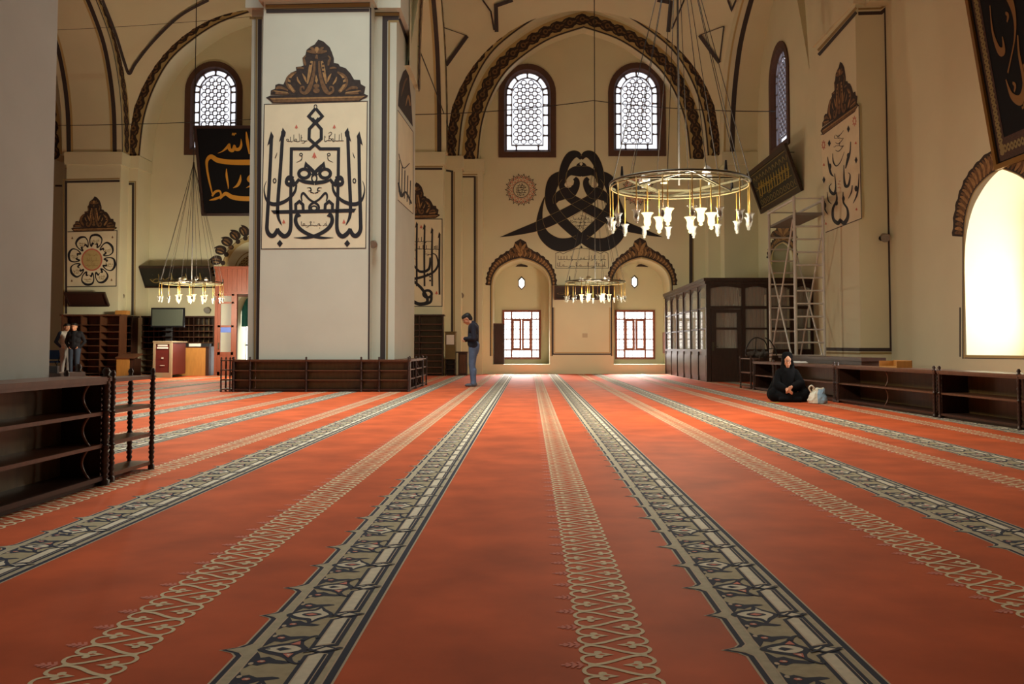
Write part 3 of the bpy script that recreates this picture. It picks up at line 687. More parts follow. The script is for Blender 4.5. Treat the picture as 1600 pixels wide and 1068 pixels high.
# ---- the mirrored calligraphy on the main pillar
pf = PY(M1F); d = Decal(pf); d.lay = .002
d.pol([(412.5, 163), (573.5, 158), (571, 387.5), (408, 388.5)], 2)
d.lay = .004
d.rib([(413, 163), (574, 158), (571.5, 387.5), (408.2, 388.8)], 1.3, 4, smooth=False, closed=True); d.lay = .005
K = .23414; d.fr = (390, 150, K, K)
for s in (1, -1):
    def q(P): return [((p[0] if s > 0 else 2 * (441 - .0155 * (p[1] - 55)) - p[0]), *p[1:]) for p in P]
    d.rib(q([(147, 262, 22), (133, 560, 23), (118, 820, 24), (117, 895, 26), (140, 930, 30), (166, 925, 28), (188, 885, 22)]), None)
    d.pol(q([(143, 235), (161, 268), (154, 300), (118, 330), (128, 290)]))
    d.rib(q([(186, 882, 18), (200, 912, 28), (232, 935, 30), (262, 915, 27), (275, 860, 24), (274, 700, 23)]), None)
    d.rib(q([(274, 760), (276, 520), (279, 352), (402, 352), (478, 285), (478, 220), (416, 148)]), 21, smooth=False)
    d.rib(q([(222, 235, 22), (206, 480, 23), (188, 720, 23), (190, 800, 20), (206, 845, 11), (216, 862, 2)]), None)
    d.pol(q([(221, 210), (242, 242), (237, 268), (196, 306), (208, 262)]))
    d.rib(q([(438, 84), (394, 135), (445, 188)]), 20, smooth=False)
    d.pol(q([(372, 434), (402, 466), (360, 484)])); d.ring(*q([(364, 517)])[0], 36, 30, 22)
    d.rib(q([(385, 462, 22), (415, 492, 24), (450, 530, 22)]), None); d.rib(q([(328, 560, 14), (370, 572, 24), (432, 580, 26)]), None)
    d.ell(*q([(268, 572)])[0], 34, 34); d.rib(q([(332, 552, 18), (305, 585, 22), (285, 598, 20)]), None); d.rib(q([(245, 560, 20), (262, 540, 22), (295, 545, 16)]), None)
    d.lay = .007; d.ell(*q([(262, 570)])[0], 6, 6, 2, 8); d.lay = .005
    d.rib(q([(313, 590, 12), (300, 640, 18), (255, 690, 22), (195, 718, 26), (145, 718, 26), (112, 690, 16), (98, 640, 9), (100, 600, 6), (113, 566, 3)]), None)
    d.rib(q([(350, 702, 8), (345, 668, 12), (360, 648, 16), (400, 690, 14), (455, 725, 16), (460, 758, 12), (425, 772, 12)]), None)
    d.rib(q([(308, 772), (308, 722), (332, 702), (356, 724), (358, 772)]), 20, smooth=False)
    d.rib(q([(330, 772, 14), (312, 800, 22), (308, 840, 26), (335, 885, 26), (400, 925, 24), (480, 945, 18), (560, 944, 2)]), None)
    d.pol(q([(322, 770), (345, 800), (318, 812)]))
    d.pol(q([(202, 958), (222, 983), (202, 1008), (182, 983)])); d.ring(*q([(167, 565)])[0], 9, 14, 7)
    d.rib(q([(184, 376, 2), (178, 395, 6), (170, 415, 5)]), None); d.ring(*q([(343, 390)])[0], 9, 9, 6); d.rib(q([(350, 400, 5), (345, 425, 6), (313, 442, 2)]), None)
    d.rib(q([(383, 612, 3), (405, 612, 8), (410, 630, 8), (392, 632, 4)]), None, n=4); d.rib(q([(405, 640, 8), (430, 648, 6)]), None)
    star(d, *q([(312, 208)])[0], 12); star(d, *q([(228, 842)])[0], 13)
d.pol([(142, 762), (712, 750), (696, 776), (162, 786)]); d.ring(432, 548, 17, 24, 10); d.ring(440, 71, 9, 13, 6)
star(d, 432, 402, 18); d.ell(430, 748, 26, 20); d.lay = .007; d.ell(430, 748, 14, 9, 2, 8); d.lay = .005
d.script(246, 385, 300, 55, 4, 3); d.script(485, 628, 298, 60, 4, 5); d.script(340, 520, 862, 50, 4, 8)
d.rib([(330, 250, 3), (336, 300, 4)], None); d.rib([(612, 245, 3), (616, 298, 4)], None); d.rib([(525, 250, 2), (540, 240, 4), (548, 250, 4), (530, 275, 4), (552, 290, 4)], None)
d.fr = (0, 0, 1, 1); crest(d, (400, 50, .11875, .11875))
child(d, 'calligraphy_mural', INKS, pillar_main, 'cream panel of mirrored black calligraphy under a painted brown crest')
def lines(d, P, w, mi, off=.004): d.lay = off; d.fr = (0, 0, 1, 1); d.rib(P, w, mi, smooth=False)
a = Decal(PY(M1C))
lines(a, [(402, 30), (395, 565)] if False else [(406, 30), (403, 562)], 6, 4); lines(a, [(401, 30), (398, 562)], 3, 3); lines(a, [(398.5, 27), (395.5, 562)], .8, 4)
lines(a, [(598, 562), (601.5, 29), (623, 29)], 8, 4); lines(a, [(604.5, 562), (608, 33), (623, 33)], 3, 3); lines(a, [(586, 22), (624, 22)], 5, 3); lines(a, [(586, 19.3), (624, 19.3)], .9, 4); lines(a, [(586, 25), (624, 25)], .9, 4)
lines(a, [(390, 28), (410, 28)], 4, 3)
a.pl = pf; lines(a, [(416, 18), (577, 15.5)], 5, 4); lines(a, [(415, 11), (578, 7.5)], 6, 3); lines(a, [(415, 7.5), (578, 4)], 1, 4); lines(a, [(415, 14.6), (578, 11.3)], 1, 4)
lines(a, [(579, 12), (576, 562)], 2.5, 4)
a.pl = PXr(M1[1]); lines(a, [(625, 22), (649, 92)], 5, 3); lines(a, [(625, 29), (648.6, 99)], 5, 4)
child(a, 'painted_border', INKS, pillar_main, 'dark and ochre painted lines round the pillar faces')
# right side face of the pillar: panel seen edge-on
d = Decal(PXr(M1[1])); d.lay = .004
d.pol([(622, 165), (624, 130), (630, 112), (634, 108), (639, 118), (642, 150), (645, 198)], 6); d.lay = .006
d.rib([(627, 150, 1), (632, 130, 2.5), (636, 122, 2)], None, 7); d.rib([(634, 165, 1), (638, 150, 2.5), (641, 165, 2)], None, 8); d.lay = .004
d.pol([(621.5, 172), (645.5, 206), (645.5, 334), (621.5, 312)], 2); d.lay = .006
for k in range(5): d.rib([(624 + 4.4 * k, 250 + 8 * k), (623.5 + 4.2 * k, 300 + 5 * k)], 1.4, 0, smooth=False)
d.rib([(622.5, 285, 2), (627, 306, 4), (634, 300, 3), (643, 318, 2.5)], None); d.rib([(623, 240, 1), (630, 262, 1.5), (640, 255, 1.2)], None)
lines(d, [(621.5, 172), (645.5, 206), (645.5, 334), (621.5, 312)], .9, 4, .005)
child(d, 'calligraphy_mural', INKS, pillar_main, 'pale calligraphy panel seen edge-on on the pillar side')
# ---- great black emblem on the back wall
d = Decal(pb, (760, 220, .2, .2)); EM = []
for s in (1, -1):
    q = lambda P: [(742 + (p[0] - 742) * s, *p[1:]) for p in P]
    d.lay = .005 if s > 0 else .006
    S = [[(108, 751, 2), (250, 712, 44), (410, 662, 76), (570, 590, 82), (742, 498, 78), (832, 440, 70), (880, 370, 66), (890, 280, 62), (868, 185, 66), (825, 118, 70), (775, 105, 50), (742, 140, 26)],
         [(742, 760, 66), (660, 690, 76), (560, 590, 80), (505, 500, 80), (500, 400, 84), (530, 310, 92), (590, 260, 60)],
         [(742, 758, 66), (840, 805, 96), (940, 805, 104), (1030, 740, 84), (1066, 650, 58), (1062, 560, 34), (1040, 470, 14), (1022, 422, 2)],
         [(530, 508, 4), (548, 450, 60), (600, 415, 86), (655, 400, 96), (698, 360, 56), (706, 315, 44), (688, 290, 30)],
         [(618, 345, 3), (622, 300, 10), (648, 252, 44), (695, 236, 76), (742, 240, 80)]]
    for P in S: EM.append(d.rib(q(P), None, 0)); 
    d.ell(742 + (655 - 742) * s, 360, 34, 16)
d.ell(742, 222, 48, 56); d.lay = .008
for s in (1, -1): d.ell(742 + (640 - 742) * s, 342, 30, 24, 2); 
d.pol([(740, 164), (753, 180), (740, 196), (727, 180)], 2)
d.lay = .010
for L, R in EM:
    for P in (L, R): d.rib(P[2:-2], 2.2, 3, smooth=False)
d.lay = .006
for k, y in enumerate((575, 600, 625, 650, 670)):
    h = (60 - abs(y - 622)) * 1.6; d.script(742 - h, 742 + h, y + 10, 30, 3.2, 20 + k)
d.rib([(625, 622), (742, 548), (862, 622), (742, 698)], 2, 4, smooth=False, closed=True)
# rosettes
for cx, cy in ((272, 381), (1185, 381)):
    d.lay = .005; d.ring(cx, cy, 62, 62, 5, 4); d.ring(cx, cy, 70, 70, 3, 1)
    for k in range(5): d.script(cx - 48 + abs(k - 2) * 10, cx + 48 - abs(k - 2) * 10, cy - 34 + k * 19, 22, 4, 30 + k, 4)
    for k in range(18):
        t = 2 * pi * k / 18; c = lambda r, a: (cx + r * cos(a), cy + r * sin(a)); w_ = pi / 18
        d.rib([c(72, t - w_), c(98, t), c(72, t + w_)], 4, 1, smooth=False); d.rib([c(92, t - w_), c(124, t), c(92, t + w_)], 5, 4, smooth=False); d.rib([c(92, t + w_ * 2), c(108, t + w_), c(92, t)], 3, 1, smooth=False)
        d.ell(*c(112, t + w_), 4, 4, 4, 5); d.ell(*c(104, t), 3.5, 3.5, 1, 5)
# framed inscription
d.lay = .005
d.rib([(541, 994), (541, 877), (575, 868), (600, 882), (640, 862), (700, 842), (742, 838), (790, 842), (850, 862), (890, 880), (920, 866), (950, 877), (953, 994)], 4, 4, smooth=False, closed=True); d.pol([(742, 815), (752, 832), (742, 840), (732, 832)], 4)
d.script(560, 935, 925, 46, 4, 41, 4); d.script(555, 935, 978, 46, 4, 43, 4)
d.fr = (0, 0, 1, 1)
child(d, 'wall_emblem', INKS, wall_back, 'great black interlaced emblem painted between the two tall windows')
# ---- painted arches round the niches
def niche_paint(d, l, r, zs_y, apx, apy, bot, tipx, tipy, w=9, sc=1.0):
    n = 12; L = [(l + (apx - l) * (1 - a), zs_y + (apy - zs_y) * b) for a, b in PROF]; R = [(r + (apx - r) * (1 - a), zs_y + (apy - zs_y) * b) for a, b in PROF[::-1][1:]]
    A = L + R; c = (apx, zs_y + 4)
    def out(p, k):
        v = V((p[0] - c[0], p[1] - c[1])); v = v.normalized() if v.length else V((0, -1)); return (p[0] + v.x * k, p[1] + v.y * k)
    d.lay = .004; O = []
    for i, p in enumerate(A):
        t = 1 - abs(i / (len(A) - 1) * 2 - 1); k = w * (.9 + 1.0 * t ** 1.3) + 1.0 * sin(i * 1.9); O.append(out(p, k + 3))
    I = [out(p, 3.2) for p in A]; n = len(A)
    d.add([d.mp(*p) for p in I] + [d.mp(*p) for p in O], [(i, i + 1, n + i + 1, n + i) for i in range(n - 1)], 6)
    h = (apy - tipy)
    d.pol([(tipx - h * .62, apy - h * .25), (tipx - h * .5, apy - h * .52), (tipx - h * .34, apy - h * .6), (tipx - h * .26, apy - h * .85), (tipx, tipy), (tipx + h * .28, apy - h * .85), (tipx + h * .36, apy - h * .6), (tipx + h * .52, apy - h * .5), (tipx + h * .64, apy - h * .25), (tipx, apy - h * .06)], 6)
    d.lay = .007
    for i in range(1, n - 1):
        p = A[i]; t = 1 - abs(i / (n - 1) * 2 - 1); k = w * (.9 + 1.0 * t ** 1.3); a = out(p, 5); b = out(p, k * .96)
        m = ((a[0] + b[0]) / 2 + (a[1] - b[1]) * .18, (a[1] + b[1]) / 2 + (b[0] - a[0]) * .18)
        d.rib([(*a, .8 * sc), (*m, 2.6 * sc), (*b, 1.0 * sc)], None, 7 if i % 2 else 8, n=3)
    for k in (-2, -1, 0, 1, 2):
        an = k * .5; L = h * (.62 - .06 * abs(k)); d.rib([(tipx, apy - h * .3, .04 * h), (tipx + L * .55 * sin(an), apy - h * .3 - L * .6 * cos(an), .15 * h), (tipx + L * sin(an), apy - h * .3 - L * .95 * cos(an), .03 * h)], None, 8 if k % 2 else 7, n=4)
    for sd in (1, -1): d.rib([(tipx + sd * .08 * h, apy - .16 * h, .05 * h), (tipx + sd * .3 * h, apy - .22 * h, .13 * h), (tipx + sd * .5 * h, apy - .36 * h, .10 * h), (tipx + sd * .44 * h, apy - .48 * h, .05 * h)], None, 7, n=4)
    d.ell(tipx, apy - .22 * h, .07 * h, .09 * h, 8, 8)
    d.lay = .004; E = [out(p, 1.6) for p in A]
    d.rib([(l - 1.6, bot), *E, (r + 1.6, bot)], 1.8, 5, smooth=False); d.rib([(l - 3.6, bot), *[out(p, 3.4) for p in A], (r + 3.6, bot)], 1.7, 4, smooth=False)
d = Decal(pb)
niche_paint(d, 770, 859, 446, 814, 405, 556, 813, 373); niche_paint(d, 959, 1047, 446, 1002, 404, 556, 1000, 371)
d.lay = .004; d.rib([(864, 480), (864, 553), (955, 553), (955, 480)], 2, 4, smooth=False); d.rib([(866.5, 480), (866.5, 550.5), (952.5, 550.5), (952.5, 480)], 1.2, 5, smooth=False)
d.pl = PY(YB + .0); child(d, 'painted_border', INKS, wall_back, 'brown painted garlands and lines round the two niches')
d = Decal(PY(YB + ND)); d.lay = .006
for x in (814, 1002.5): d.pol([(x - 9, 416.5), (x - 5, 413.2), (x, 412), (x + 5, 413), (x + 11, 415), (x + 10, 417.2), (x, 416.4)], 6)
d.build('painted_ornament', INKS, wall_back)
# ---- wall pier behind the man
d = Decal(PY(PF)); d.lay = .002; d.pol([(603, 342), (690.5, 342), (690.5, 478), (603, 478)], 2); lines(d, [(603, 342), (690.8, 342), (690.8, 478.3), (603, 478.3)], 1.2, 4); d.lay = .005
for k, (x, y0, y1) in enumerate(((641, 347, 445), (651.5, 346, 447), (663.5, 349, 447), (675.5, 355, 447), (687, 362, 460), (630, 350, 450), (620, 356, 455))):
    d.rib([(x, y0 + 4, 2.6), (x - .6, (y0 + y1) / 2, 3), (x - .2, y1, 2.8)], None); d.pol([(x - 1, y0), (x + 1.6, y0 + 4), (x + 1.2, y0 + 7), (x - 3, y0 + 10)])
d.rib([(608, 430, 2), (640, 436, 4), (672, 428, 3.6), (684, 415, 3), (682, 400, 2), (676, 395, 1)], None); d.rib([(645, 412, 2), (656, 424, 4), (670, 420, 4), (672, 402, 2)], None)
d.rib([(644, 437, 4), (660, 452, 4.5), (668, 470, 4.5), (655, 474, 4), (640, 466, 3)], None); d.ring(668, 459, 6.5, 5.5, 4); d.rib([(674, 460, 4), (672, 472, 4), (655, 476, 3), (640, 470, 1)], None)
for x, y in ((672, 432), (672, 438), (668, 428)): d.ell(x, y, 1.6, 1.6, 0, 6)
d.script(645, 676, 377, 9, .9, 51); d.script(645, 686, 389, 9, 1.0, 52); d.script(662, 678, 397, 8, .8, 53)
for x, y in ((658, 355), (647, 382), (647, 404), (682, 458)): star(d, x, y, 2.6)
crest(d, (604, 278, .0565, .0688))
d.fr = (0, 0, 1, 1); child(d, 'calligraphy_mural', INKS, pier_mid, 'tall calligraphy panel in close upright strokes under a brown crest')
a = Decal(PY(O2)); lines(a, [(706.5, 268), (706.5, 519)], 3.4, 4); lines(a, [(709.7, 268), (709.7, 519)], 1.6, 3); lines(a, [(697, 266), (708, 268)], 3, 4)
a.pl = PY(O1); lines(a, [(742, 275), (742, 556)], 3.4, 4); lines(a, [(745.2, 275), (745.2, 556)], 1.6, 3); lines(a, [(722, 276), (742, 276)], 2.6, 4); lines(a, [(722, 272.5), (746, 272.5)], 1.8, 3)
a.pl = PY(PF); lines(a, [(600, 263.5), (691, 263.5)], 3.4, 4); lines(a, [(600, 260), (692, 260)], 1.8, 3)
child(a, 'painted_border', INKS, pier_mid, 'dark vertical painted lines on the pier steps')
a = Decal(PY(O1)); lines(a, [(1079.5, 320), (1079.5, 452)], 5, 4); lines(a, [(1083, 320), (1083, 452)], 1.6, 3)
child(a, 'painted_border', INKS, pier_corner, 'dark vertical painted line on the corner pier')
# ---- flower pier
d = Decal(PY(PF)); d.lay = .002; d.pol([(105.5, 362), (183, 360), (181.5, 446.5), (104, 447.5)], 2); lines(d, [(105.5, 362), (183, 360), (181.5, 446.8), (104, 447.8)], 1.3, 4)
d.fr = (90, 300, .18717, .18717); cx, cy = 286, 564; d.lay = .005
for k in range(8):
    th = 2 * pi * k / 8 + .22
    def pq(r, a): return (cx + r * cos(th + a), cy + r * sin(th + a) * 1.08)
    d.rib([(*pq(118, -.05), 3), (*pq(128, -.17), 15), (*pq(104, -.26), 12), (*pq(122, -.33), 9), (*pq(158, -.32), 10), (*pq(186, -.22), 16), (*pq(197, .02), 20), (*pq(184, .24), 12), (*pq(150, .33), 8), (*pq(120, .31), 10), (*pq(105, .22), 12), (*pq(128, .14), 14), (*pq(120, .0), 4)], None, n=4)
    c = pq(152, 0); d.script(c[0] - 30, c[0] + 30, c[1] + 6, 20, 3, 60 + k, 3); d.script(c[0] - 22, c[0] + 22, c[1] + 22, 18, 2.6, 70 + k, 3)
d.ring(cx, cy, 82, 88, 11, 1, 28); d.lay = .004; d.ell(cx, cy, 78, 84, 5, 20) ; d.lay = .005
for k, y in enumerate((525, 572, 612)): d.script(cx - 62 + abs(k - 1) * 12, cx + 62 - abs(k - 1) * 12, y, 36, 3, 80 + k, 3)
for x, y in ((122, 386), (458, 378), (118, 742), (450, 735)): star(d, x, y, 10, 7)
crest(d, (104, 300, .0534, .0662))
child(d, 'calligraphy_mural', INKS, pier_fl, 'square panel with an eight-petal black flower and pink centre ring')
a = Decal(PY(PF)); lines(a, [(103.2, 490), (103.2, 284), (187, 282.5)], 3.4, 4); lines(a, [(99.6, 490), (99.6, 280.5), (187, 278.8)], 1.8, 3)
a.pl = PY(O2); lines(a, [(197, 287), (208, 287), (207, 492)], 3.8, 4); lines(a, [(197, 283.6), (211.6, 283.6), (210.6, 492)], 1.8, 3); lines(a, [(86, 290), (97, 290)], 3, 4)
child(a, 'painted_border', INKS, pier_fl, 'dark painted frame lines on the flower pier')
a = Decal(PY(YB))
# ---- right pier
d = Decal(PXl(RF)); d.lay = .002; d.pol([(1282.5, 211), (1342, 164), (1346, 341), (1290, 363)], 2); lines(d, [(1282.5, 211), (1342, 164), (1346, 341), (1290, 363)], 1.3, 4); d.lay = .005
d.fr = (1270, 90, .2622, .2622)
for P in ([(118, 570, 2), (122, 620, 8), (140, 645, 6), (165, 620, 4), (188, 560, 2)], [(225, 500, 5), (222, 560, 8), (210, 600, 16), (195, 660, 6)], [(88, 590, 3), (95, 640, 10), (108, 690, 12), (125, 708, 3)],
          [(130, 690, 4), (136, 770, 8), (128, 810, 18), (108, 800, 16), (98, 770, 6), (112, 750, 4)], [(185, 640, 4), (186, 720, 10), (196, 765, 18), (214, 755, 14), (222, 700, 6), (210, 685, 3)],
          [(140, 800, 4), (142, 850, 12), (120, 900, 14), (122, 960, 16), (150, 985, 24), (165, 960, 12)], [(180, 800, 4), (182, 860, 10), (205, 900, 12), (208, 950, 18), (185, 985, 24), (160, 960, 10)],
          [(85, 800, 3), (92, 850, 8), (112, 872, 3)], [(235, 760, 5), (230, 800, 7), (212, 838, 3)], [(275, 690, 4), (272, 760, 8), (262, 820, 10), (240, 868, 3)], [(68, 840, 6), (72, 900, 10), (90, 935, 3)]): d.rib(P, None)
for x, y in ((212, 425), (98, 510), (258, 610), (66, 728)): d.pol([(x, y - 22), (x + 9, y), (x, y + 22), (x - 9, y)])
for x, y, r_ in ((102, 648, 9), (212, 585, 9), (258, 780, 9), (142, 865, 8), (182, 840, 8), (72, 880, 9)): d.ell(x, y, r_, r_ * 2)
for x, y, r_ in ((248, 378, 12), (64, 520, 11)):
    for k in range(8): d.rib([(x + r_ * cos(k * pi / 4) * .4, y + r_ * 1.2 * sin(k * pi / 4)), (x + r_ * cos(k * pi / 4) * 1.1, y + r_ * 2.6 * sin(k * pi / 4))], 4, 1, smooth=False)
    d.ring(x, y, r_ * .7, r_ * 1.6, 3, 1, 8)
for x, y in ((256, 510), (66, 640), (260, 905), (78, 990)): star(d, x, y, 8)
for k, y in enumerate((455, 500, 545)): d.rib([(134, y + 5, 2), (155, y + 12, 5), (184, y - 22, 2)], None, 4)
d.script(130, 184, 480, 30, 3, 90, 4); d.script(130, 184, 525, 30, 3, 91, 4)
for k, y in enumerate((735, 755, 775)): d.script(148, 168, y, 16, 2, 92 + k, 1)
crest_fr = Decal(PXl(RF)); d.fr = (0, 0, 1, 1)
class Skew(Decal):
    "crest template laid on the foreshortened pier face"
    def mp(s, x, y, off=None):
        t = (x - 130) / 1340; x_ = 1282 + 59 * t; top = 127 + 0 * t; base = 207 - 43 * t
        return s.pl.at(x_, base - (880 + (-30 * t) - y) / 780 * (95 - 10 * t), s.lay + s.kk % 9 * s.dk)
sk = Skew(PXl(RF)); crest(sk, (0, 0, 1, 1)); d.add(sk.v, sk.f); d.m[-len(sk.f):] = sk.m
child(d, 'calligraphy_mural', INKS, pier_right, 'slender panel of thin curving black calligraphy with red rosettes')
a = Decal(PXl(RF)); lines(a, [(1279, 86), (1338, 19)], 5, 4); lines(a, [(1278, 79), (1338, 12)], 4, 3); lines(a, [(1291, 545), (1344, 546)], 5, 4); lines(a, [(1291, 551), (1344, 552)], 3, 3)
a.pl = PY(R1y0); lines(a, [(1341, 21), (1377, 20), (1384, 14), (1393, 546), (1343, 546)], 5.5, 4); lines(a, [(1341, 14), (1376, 13), (1388, 5), (1398, 551.5), (1343, 551.5)], 3, 3)
child(a, 'painted_border', INKS, pier_right, 'dark and ochre painted frame lines on the right pier')
# ---- near niche and small door niche on the right wall
d = Decal(pr); niche_paint(d, 1508, 1640, 370, 1566, 265, 560, 1566, 222, w=19, sc=2.4); lines(d, [(1500, 480), (1500, 557)], 2, 4)
lines(d, [(1505, 556), (1640, 558)], 4, 5); lines(d, [(1505, 559), (1640, 561)], 1.2, 4)
niche_paint(d, 1207, 1238, 405, 1224, 380, 560, 1224, 345, w=7)
child(d, 'painted_border', INKS, wall_right, 'brown painted garland round the bright near niche')
# ---- leaf arch over the entrance in the left bay
d = Decal(pb); d.lay = .004
c = (396, 424)
for r0, w_, m in ((50, 2, 3), (46, 6, 5), (30, 1.5, 3)): d.rib([(c[0] + r0 * cos(t), c[1] + 4 - r0 * 1.18 * sin(t)) for t in [pi * k / 24 for k in range(25)]], w_, m, smooth=False)
d.pol([(c[0] + 26 * cos(pi * k / 16), c[1] + 4 - 30 * sin(pi * k / 16)) for k in range(17)], 7); d.lay = .006
for k in range(13):
    t = pi * (k + .5) / 13
    for r_ in (9, 16, 22): d.ring(c[0] + r_ * cos(t), c[1] + 2 - r_ * 1.15 * sin(t), 2.4, 2.4, 1.2, 5, 6)
d.lay = .005
for k in range(13):
    t = pi * (k + .2) / 12.4; x, y = c[0] + 62 * cos(t), c[1] + 4 - 70 * sin(t); s = 1 if x > c[0] else -1; dx, dy = cos(t), -sin(t)
    loc = lambda a, b: (x + dx * a - dy * b * s, y + dy * a + dx * b * s)
    d.pol([loc(-9, -5), loc(-5, -9), loc(2, -8), loc(7, -4), loc(10, 2), loc(7, 1), loc(6, 5), loc(1, 7), loc(-5, 5), loc(-9, 1)], 6, 3); d.lay = .007
    d.rib([(*loc(-6, -3), 1), (*loc(0, -3), 3), (*loc(5, 0), 1.5)], None, 7); d.rib([(*loc(-6, 1), 1), (*loc(-1, 2), 2.4), (*loc(3, 3), 1)], None, 8); d.lay = .005
    d.ell(*loc(-12, 0), 4, 4, 6, 7)
star(d, 360, 386, 5, 7)
child(d, 'painted_ornament', INKS, wall_back, 'painted arch of separate brown leaves above the entrance')
# ================================================================ furniture
def turned_post(mb, x, y, z0, z1, r=.024, n=9, tiers=3, mi=0):
    prof = [(r * 1.15, z0), (r * 1.15, z0 + .035)]; H = (z1 - z0 - .035)
    for t in range(tiers):
        a = z0 + .035 + H * t / tiers; h = H / tiers
        for u, k in ((.04, .6), (.1, 1.0), (.16, .62), (.26, 1.05), (.34, .7), (.44, 1.1), (.5, .72), (.56, 1.1), (.66, .7), (.74, 1.05), (.84, .62), (.9, 1.0), (.96, .7)): prof.append((r * k, a + h * u))
        prof += [(r * 1.2, a + h * .97), (r * 1.2, a + h)]
    prof += [(r * .6, z1 + .012), (r * 1.0, z1 + .035), (r * .5, z1 + .06)]
    mb.lathe(prof, (x, y, 0), n, mi)
def bookcase(label, p0, rz, L, depth, H, tiers, posts, group=None, scrolls=(), ledge=.05, dividers=True, pr_=.024):
    t = empty('low_bookcase', p0, label, 'bookcase', group, rz); B = lambda mb, n, m: mb.build(n, m, t, local=True)
    a = MB(); a.bx(-.02, L + .02, -.02, depth, H - .03, H); a.bx(-.012, L + .012, -.012, depth, H - .05, H - .03); B(a, 'top_board', WOODL)
    if ledge: a = MB(); a.bx(0, L, depth - .035, depth - .005, H, H + ledge); B(a, 'back_ledge', WOOD)
    a = MB(); a.bx(.003, L - .003, .0, depth - .002, .035, .065); a.bx(.004, L - .004, .033, .05, 0, .034); B(a, 'base_board', WOOD)
    a = MB(); a.bx(.004, L - .004, depth - .03, depth - .012, .06, H - .03); B(a, 'back_panel', WOODB)
    for x in (0, L - .022): a = MB(); a.bx(x, x + .022, .03, depth - .01, .0, H - .03); B(a, 'side_panel', WOOD)
    for k in range(1, tiers): z = .05 + (H - .08) * k / tiers; a = MB(); a.bx(.02, L - .02, .005, depth - .03, z - .012, z + .012); B(a, 'shelf', WOODL)
    for x in posts:
        a = MB(); turned_post(a, min(max(x, .02), L - .02), .0, 0, H, pr_, 9, tiers); B(a, 'turned_post', WOOD)
        if dividers and .1 < x < L - .1: a = MB(); a.bx(x - .01, x + .01, .05, depth - .03, .06, H - .03); B(a, 'divider', WOOD)
    for x in scrolls:
        a = MB()
        for k in range(tiers):
            z0 = .06 + (H - .09) * k / tiers; h = (H - .09) / tiers
            a.tube([(x, .03 + .05 * sin(pi * j / 8), z0 + h * j / 8) for j in range(9)], .011, 5)
        B(a, 'scroll_bracket', WOODL)
    return t
def corner_shelf(label, p, rz, L, depth, H, tiers, group=None):
    "open end unit: small shelves between four turned posts"
    t = empty('corner_shelf', p, label, 'shelf', group, rz)
    for k in range(tiers + 1):
        z = .05 + (H - .07) * k / tiers; a = MB(); n = 8
        P = [(0, 0), (L, 0), (L, depth * .55)] + [(L - L * .8 * sin(pi / 2 * j / n), depth * .55 + depth * .45 * (1 - cos(pi / 2 * j / n))) for j in range(1, n + 1)] + [(0, depth)]
        a.prism(P, lambda u, v, w_: (u, v, w_), z - .013, z + .013); a.build('shelf', WOODL, t, local=True)
    for x, y in ((.015, 0), (L - .02, 0), (L - .02, depth * .5), (.015, depth * .95)):
        a = MB(); turned_post(a, x, y, 0, H - .01, .022, 8, tiers); a.build('turned_post', WOOD, t, local=True)
    return t
# round the main pillar
g1 = 'dark bookcases round the main pillar'
p0, p1 = fl(363, 612), fl(640, 612); dep = M1F - p0.y - .03; L = p1.x - p0.x; H1 = PY(p0.y).at(500, 561.5).z
pp = [(fl(x, 612).x - p0.x) for x in (363, 390, 478, 564, 592, 638)]
bookcase('long low dark bookcase in front of the main pillar', p0, 0, L, dep, H1, 3, pp, g1, (pp[1] + .1,), ledge=.0)
corner_shelf('open turned-post end shelf left of the main pillar bookcase', (fl(343.5, 612).x, p0.y + .02, 0), 0, fl(360, 612).x - fl(343.5, 612).x, .3, H1, 3, g1)
q0, q1 = fl(644, 610.5), fl(664, 603)
bookcase('low dark bookcase along the right side of the main pillar, sunlit top', (M1[1] + .37, q0.y + .05, 0), pi / 2, q1.y - q0.y - .1, .33, H1, 3, (0, (q1.y - q0.y) * .42, q1.y - q0.y - .12), g1, ((q1.y - q0.y) * .8,), ledge=0)
corner_shelf('open turned-post end shelf at the far end of the main pillar bookcases', (M1[1] + .37, q1.y + .03, 0), pi / 2, .7, .34, H1, 3, g1)
# near left
e = fl(165, 757); Hn = PY(e.y).at(160, 588).z; LL = e.y - 3.4
bookcase('long near low bookcase at the left edge with three empty dark shelves', (e.x, 3.4, 0), pi / 2, LL, .33, Hn, 3, (LL * .3, LL - .02), None, (LL - .17,), ledge=.0, dividers=False, pr_=.03)
corner_shelf('near open end shelf of spindles beside the left-edge bookcase', (e.x - .02, e.y + .1, 0), pi / 2, fl(207, 735).y - e.y, .34, Hn - .01, 3)
bookcase('low bookcase round the back of the near left pillar', (e.x - .40, 6.34, 0), pi, 2.6, .33, Hn + .02, 3, (0, 1.3, 2.58), None, (), ledge=.05)
# right wall row
A0, B0 = V((4.93, 19.9)), V((5.54, 9.8)); dd = (B0 - A0).normalized(); RZ = atan2(dd.y, dd.x)
def along(px):
    k = (px - CX) / F; return (k * A0.y - A0.x) / (dd.x - k * dd.y)
def onl(t): return (A0.x + dd.x * t, A0.y + dd.y * t, 0)
g2 = 'dark bookcases along the right wall'
for lab, a_, b_, ps, sc in (('low dark bookcase behind the seated woman in black', 1176, 1304, (1176, 1208, 1303), ()), ('low dark bookcase beside the plastic bag with a scroll bracket between its shelves', 1306, 1461, (1307, 1460), (1378,)),
                            ('low dark bookcase under the bright near niche at the right edge', 1463, 1760, (1464, 1590, 1758), ())):
    ta, tb = along(a_) + .03, along(b_) - .03
    bookcase(lab, onl(ta), RZ, tb - ta, .42, .63, 2, [along(x) - ta for x in ps], g2, [along(x) - ta for x in sc], ledge=0)
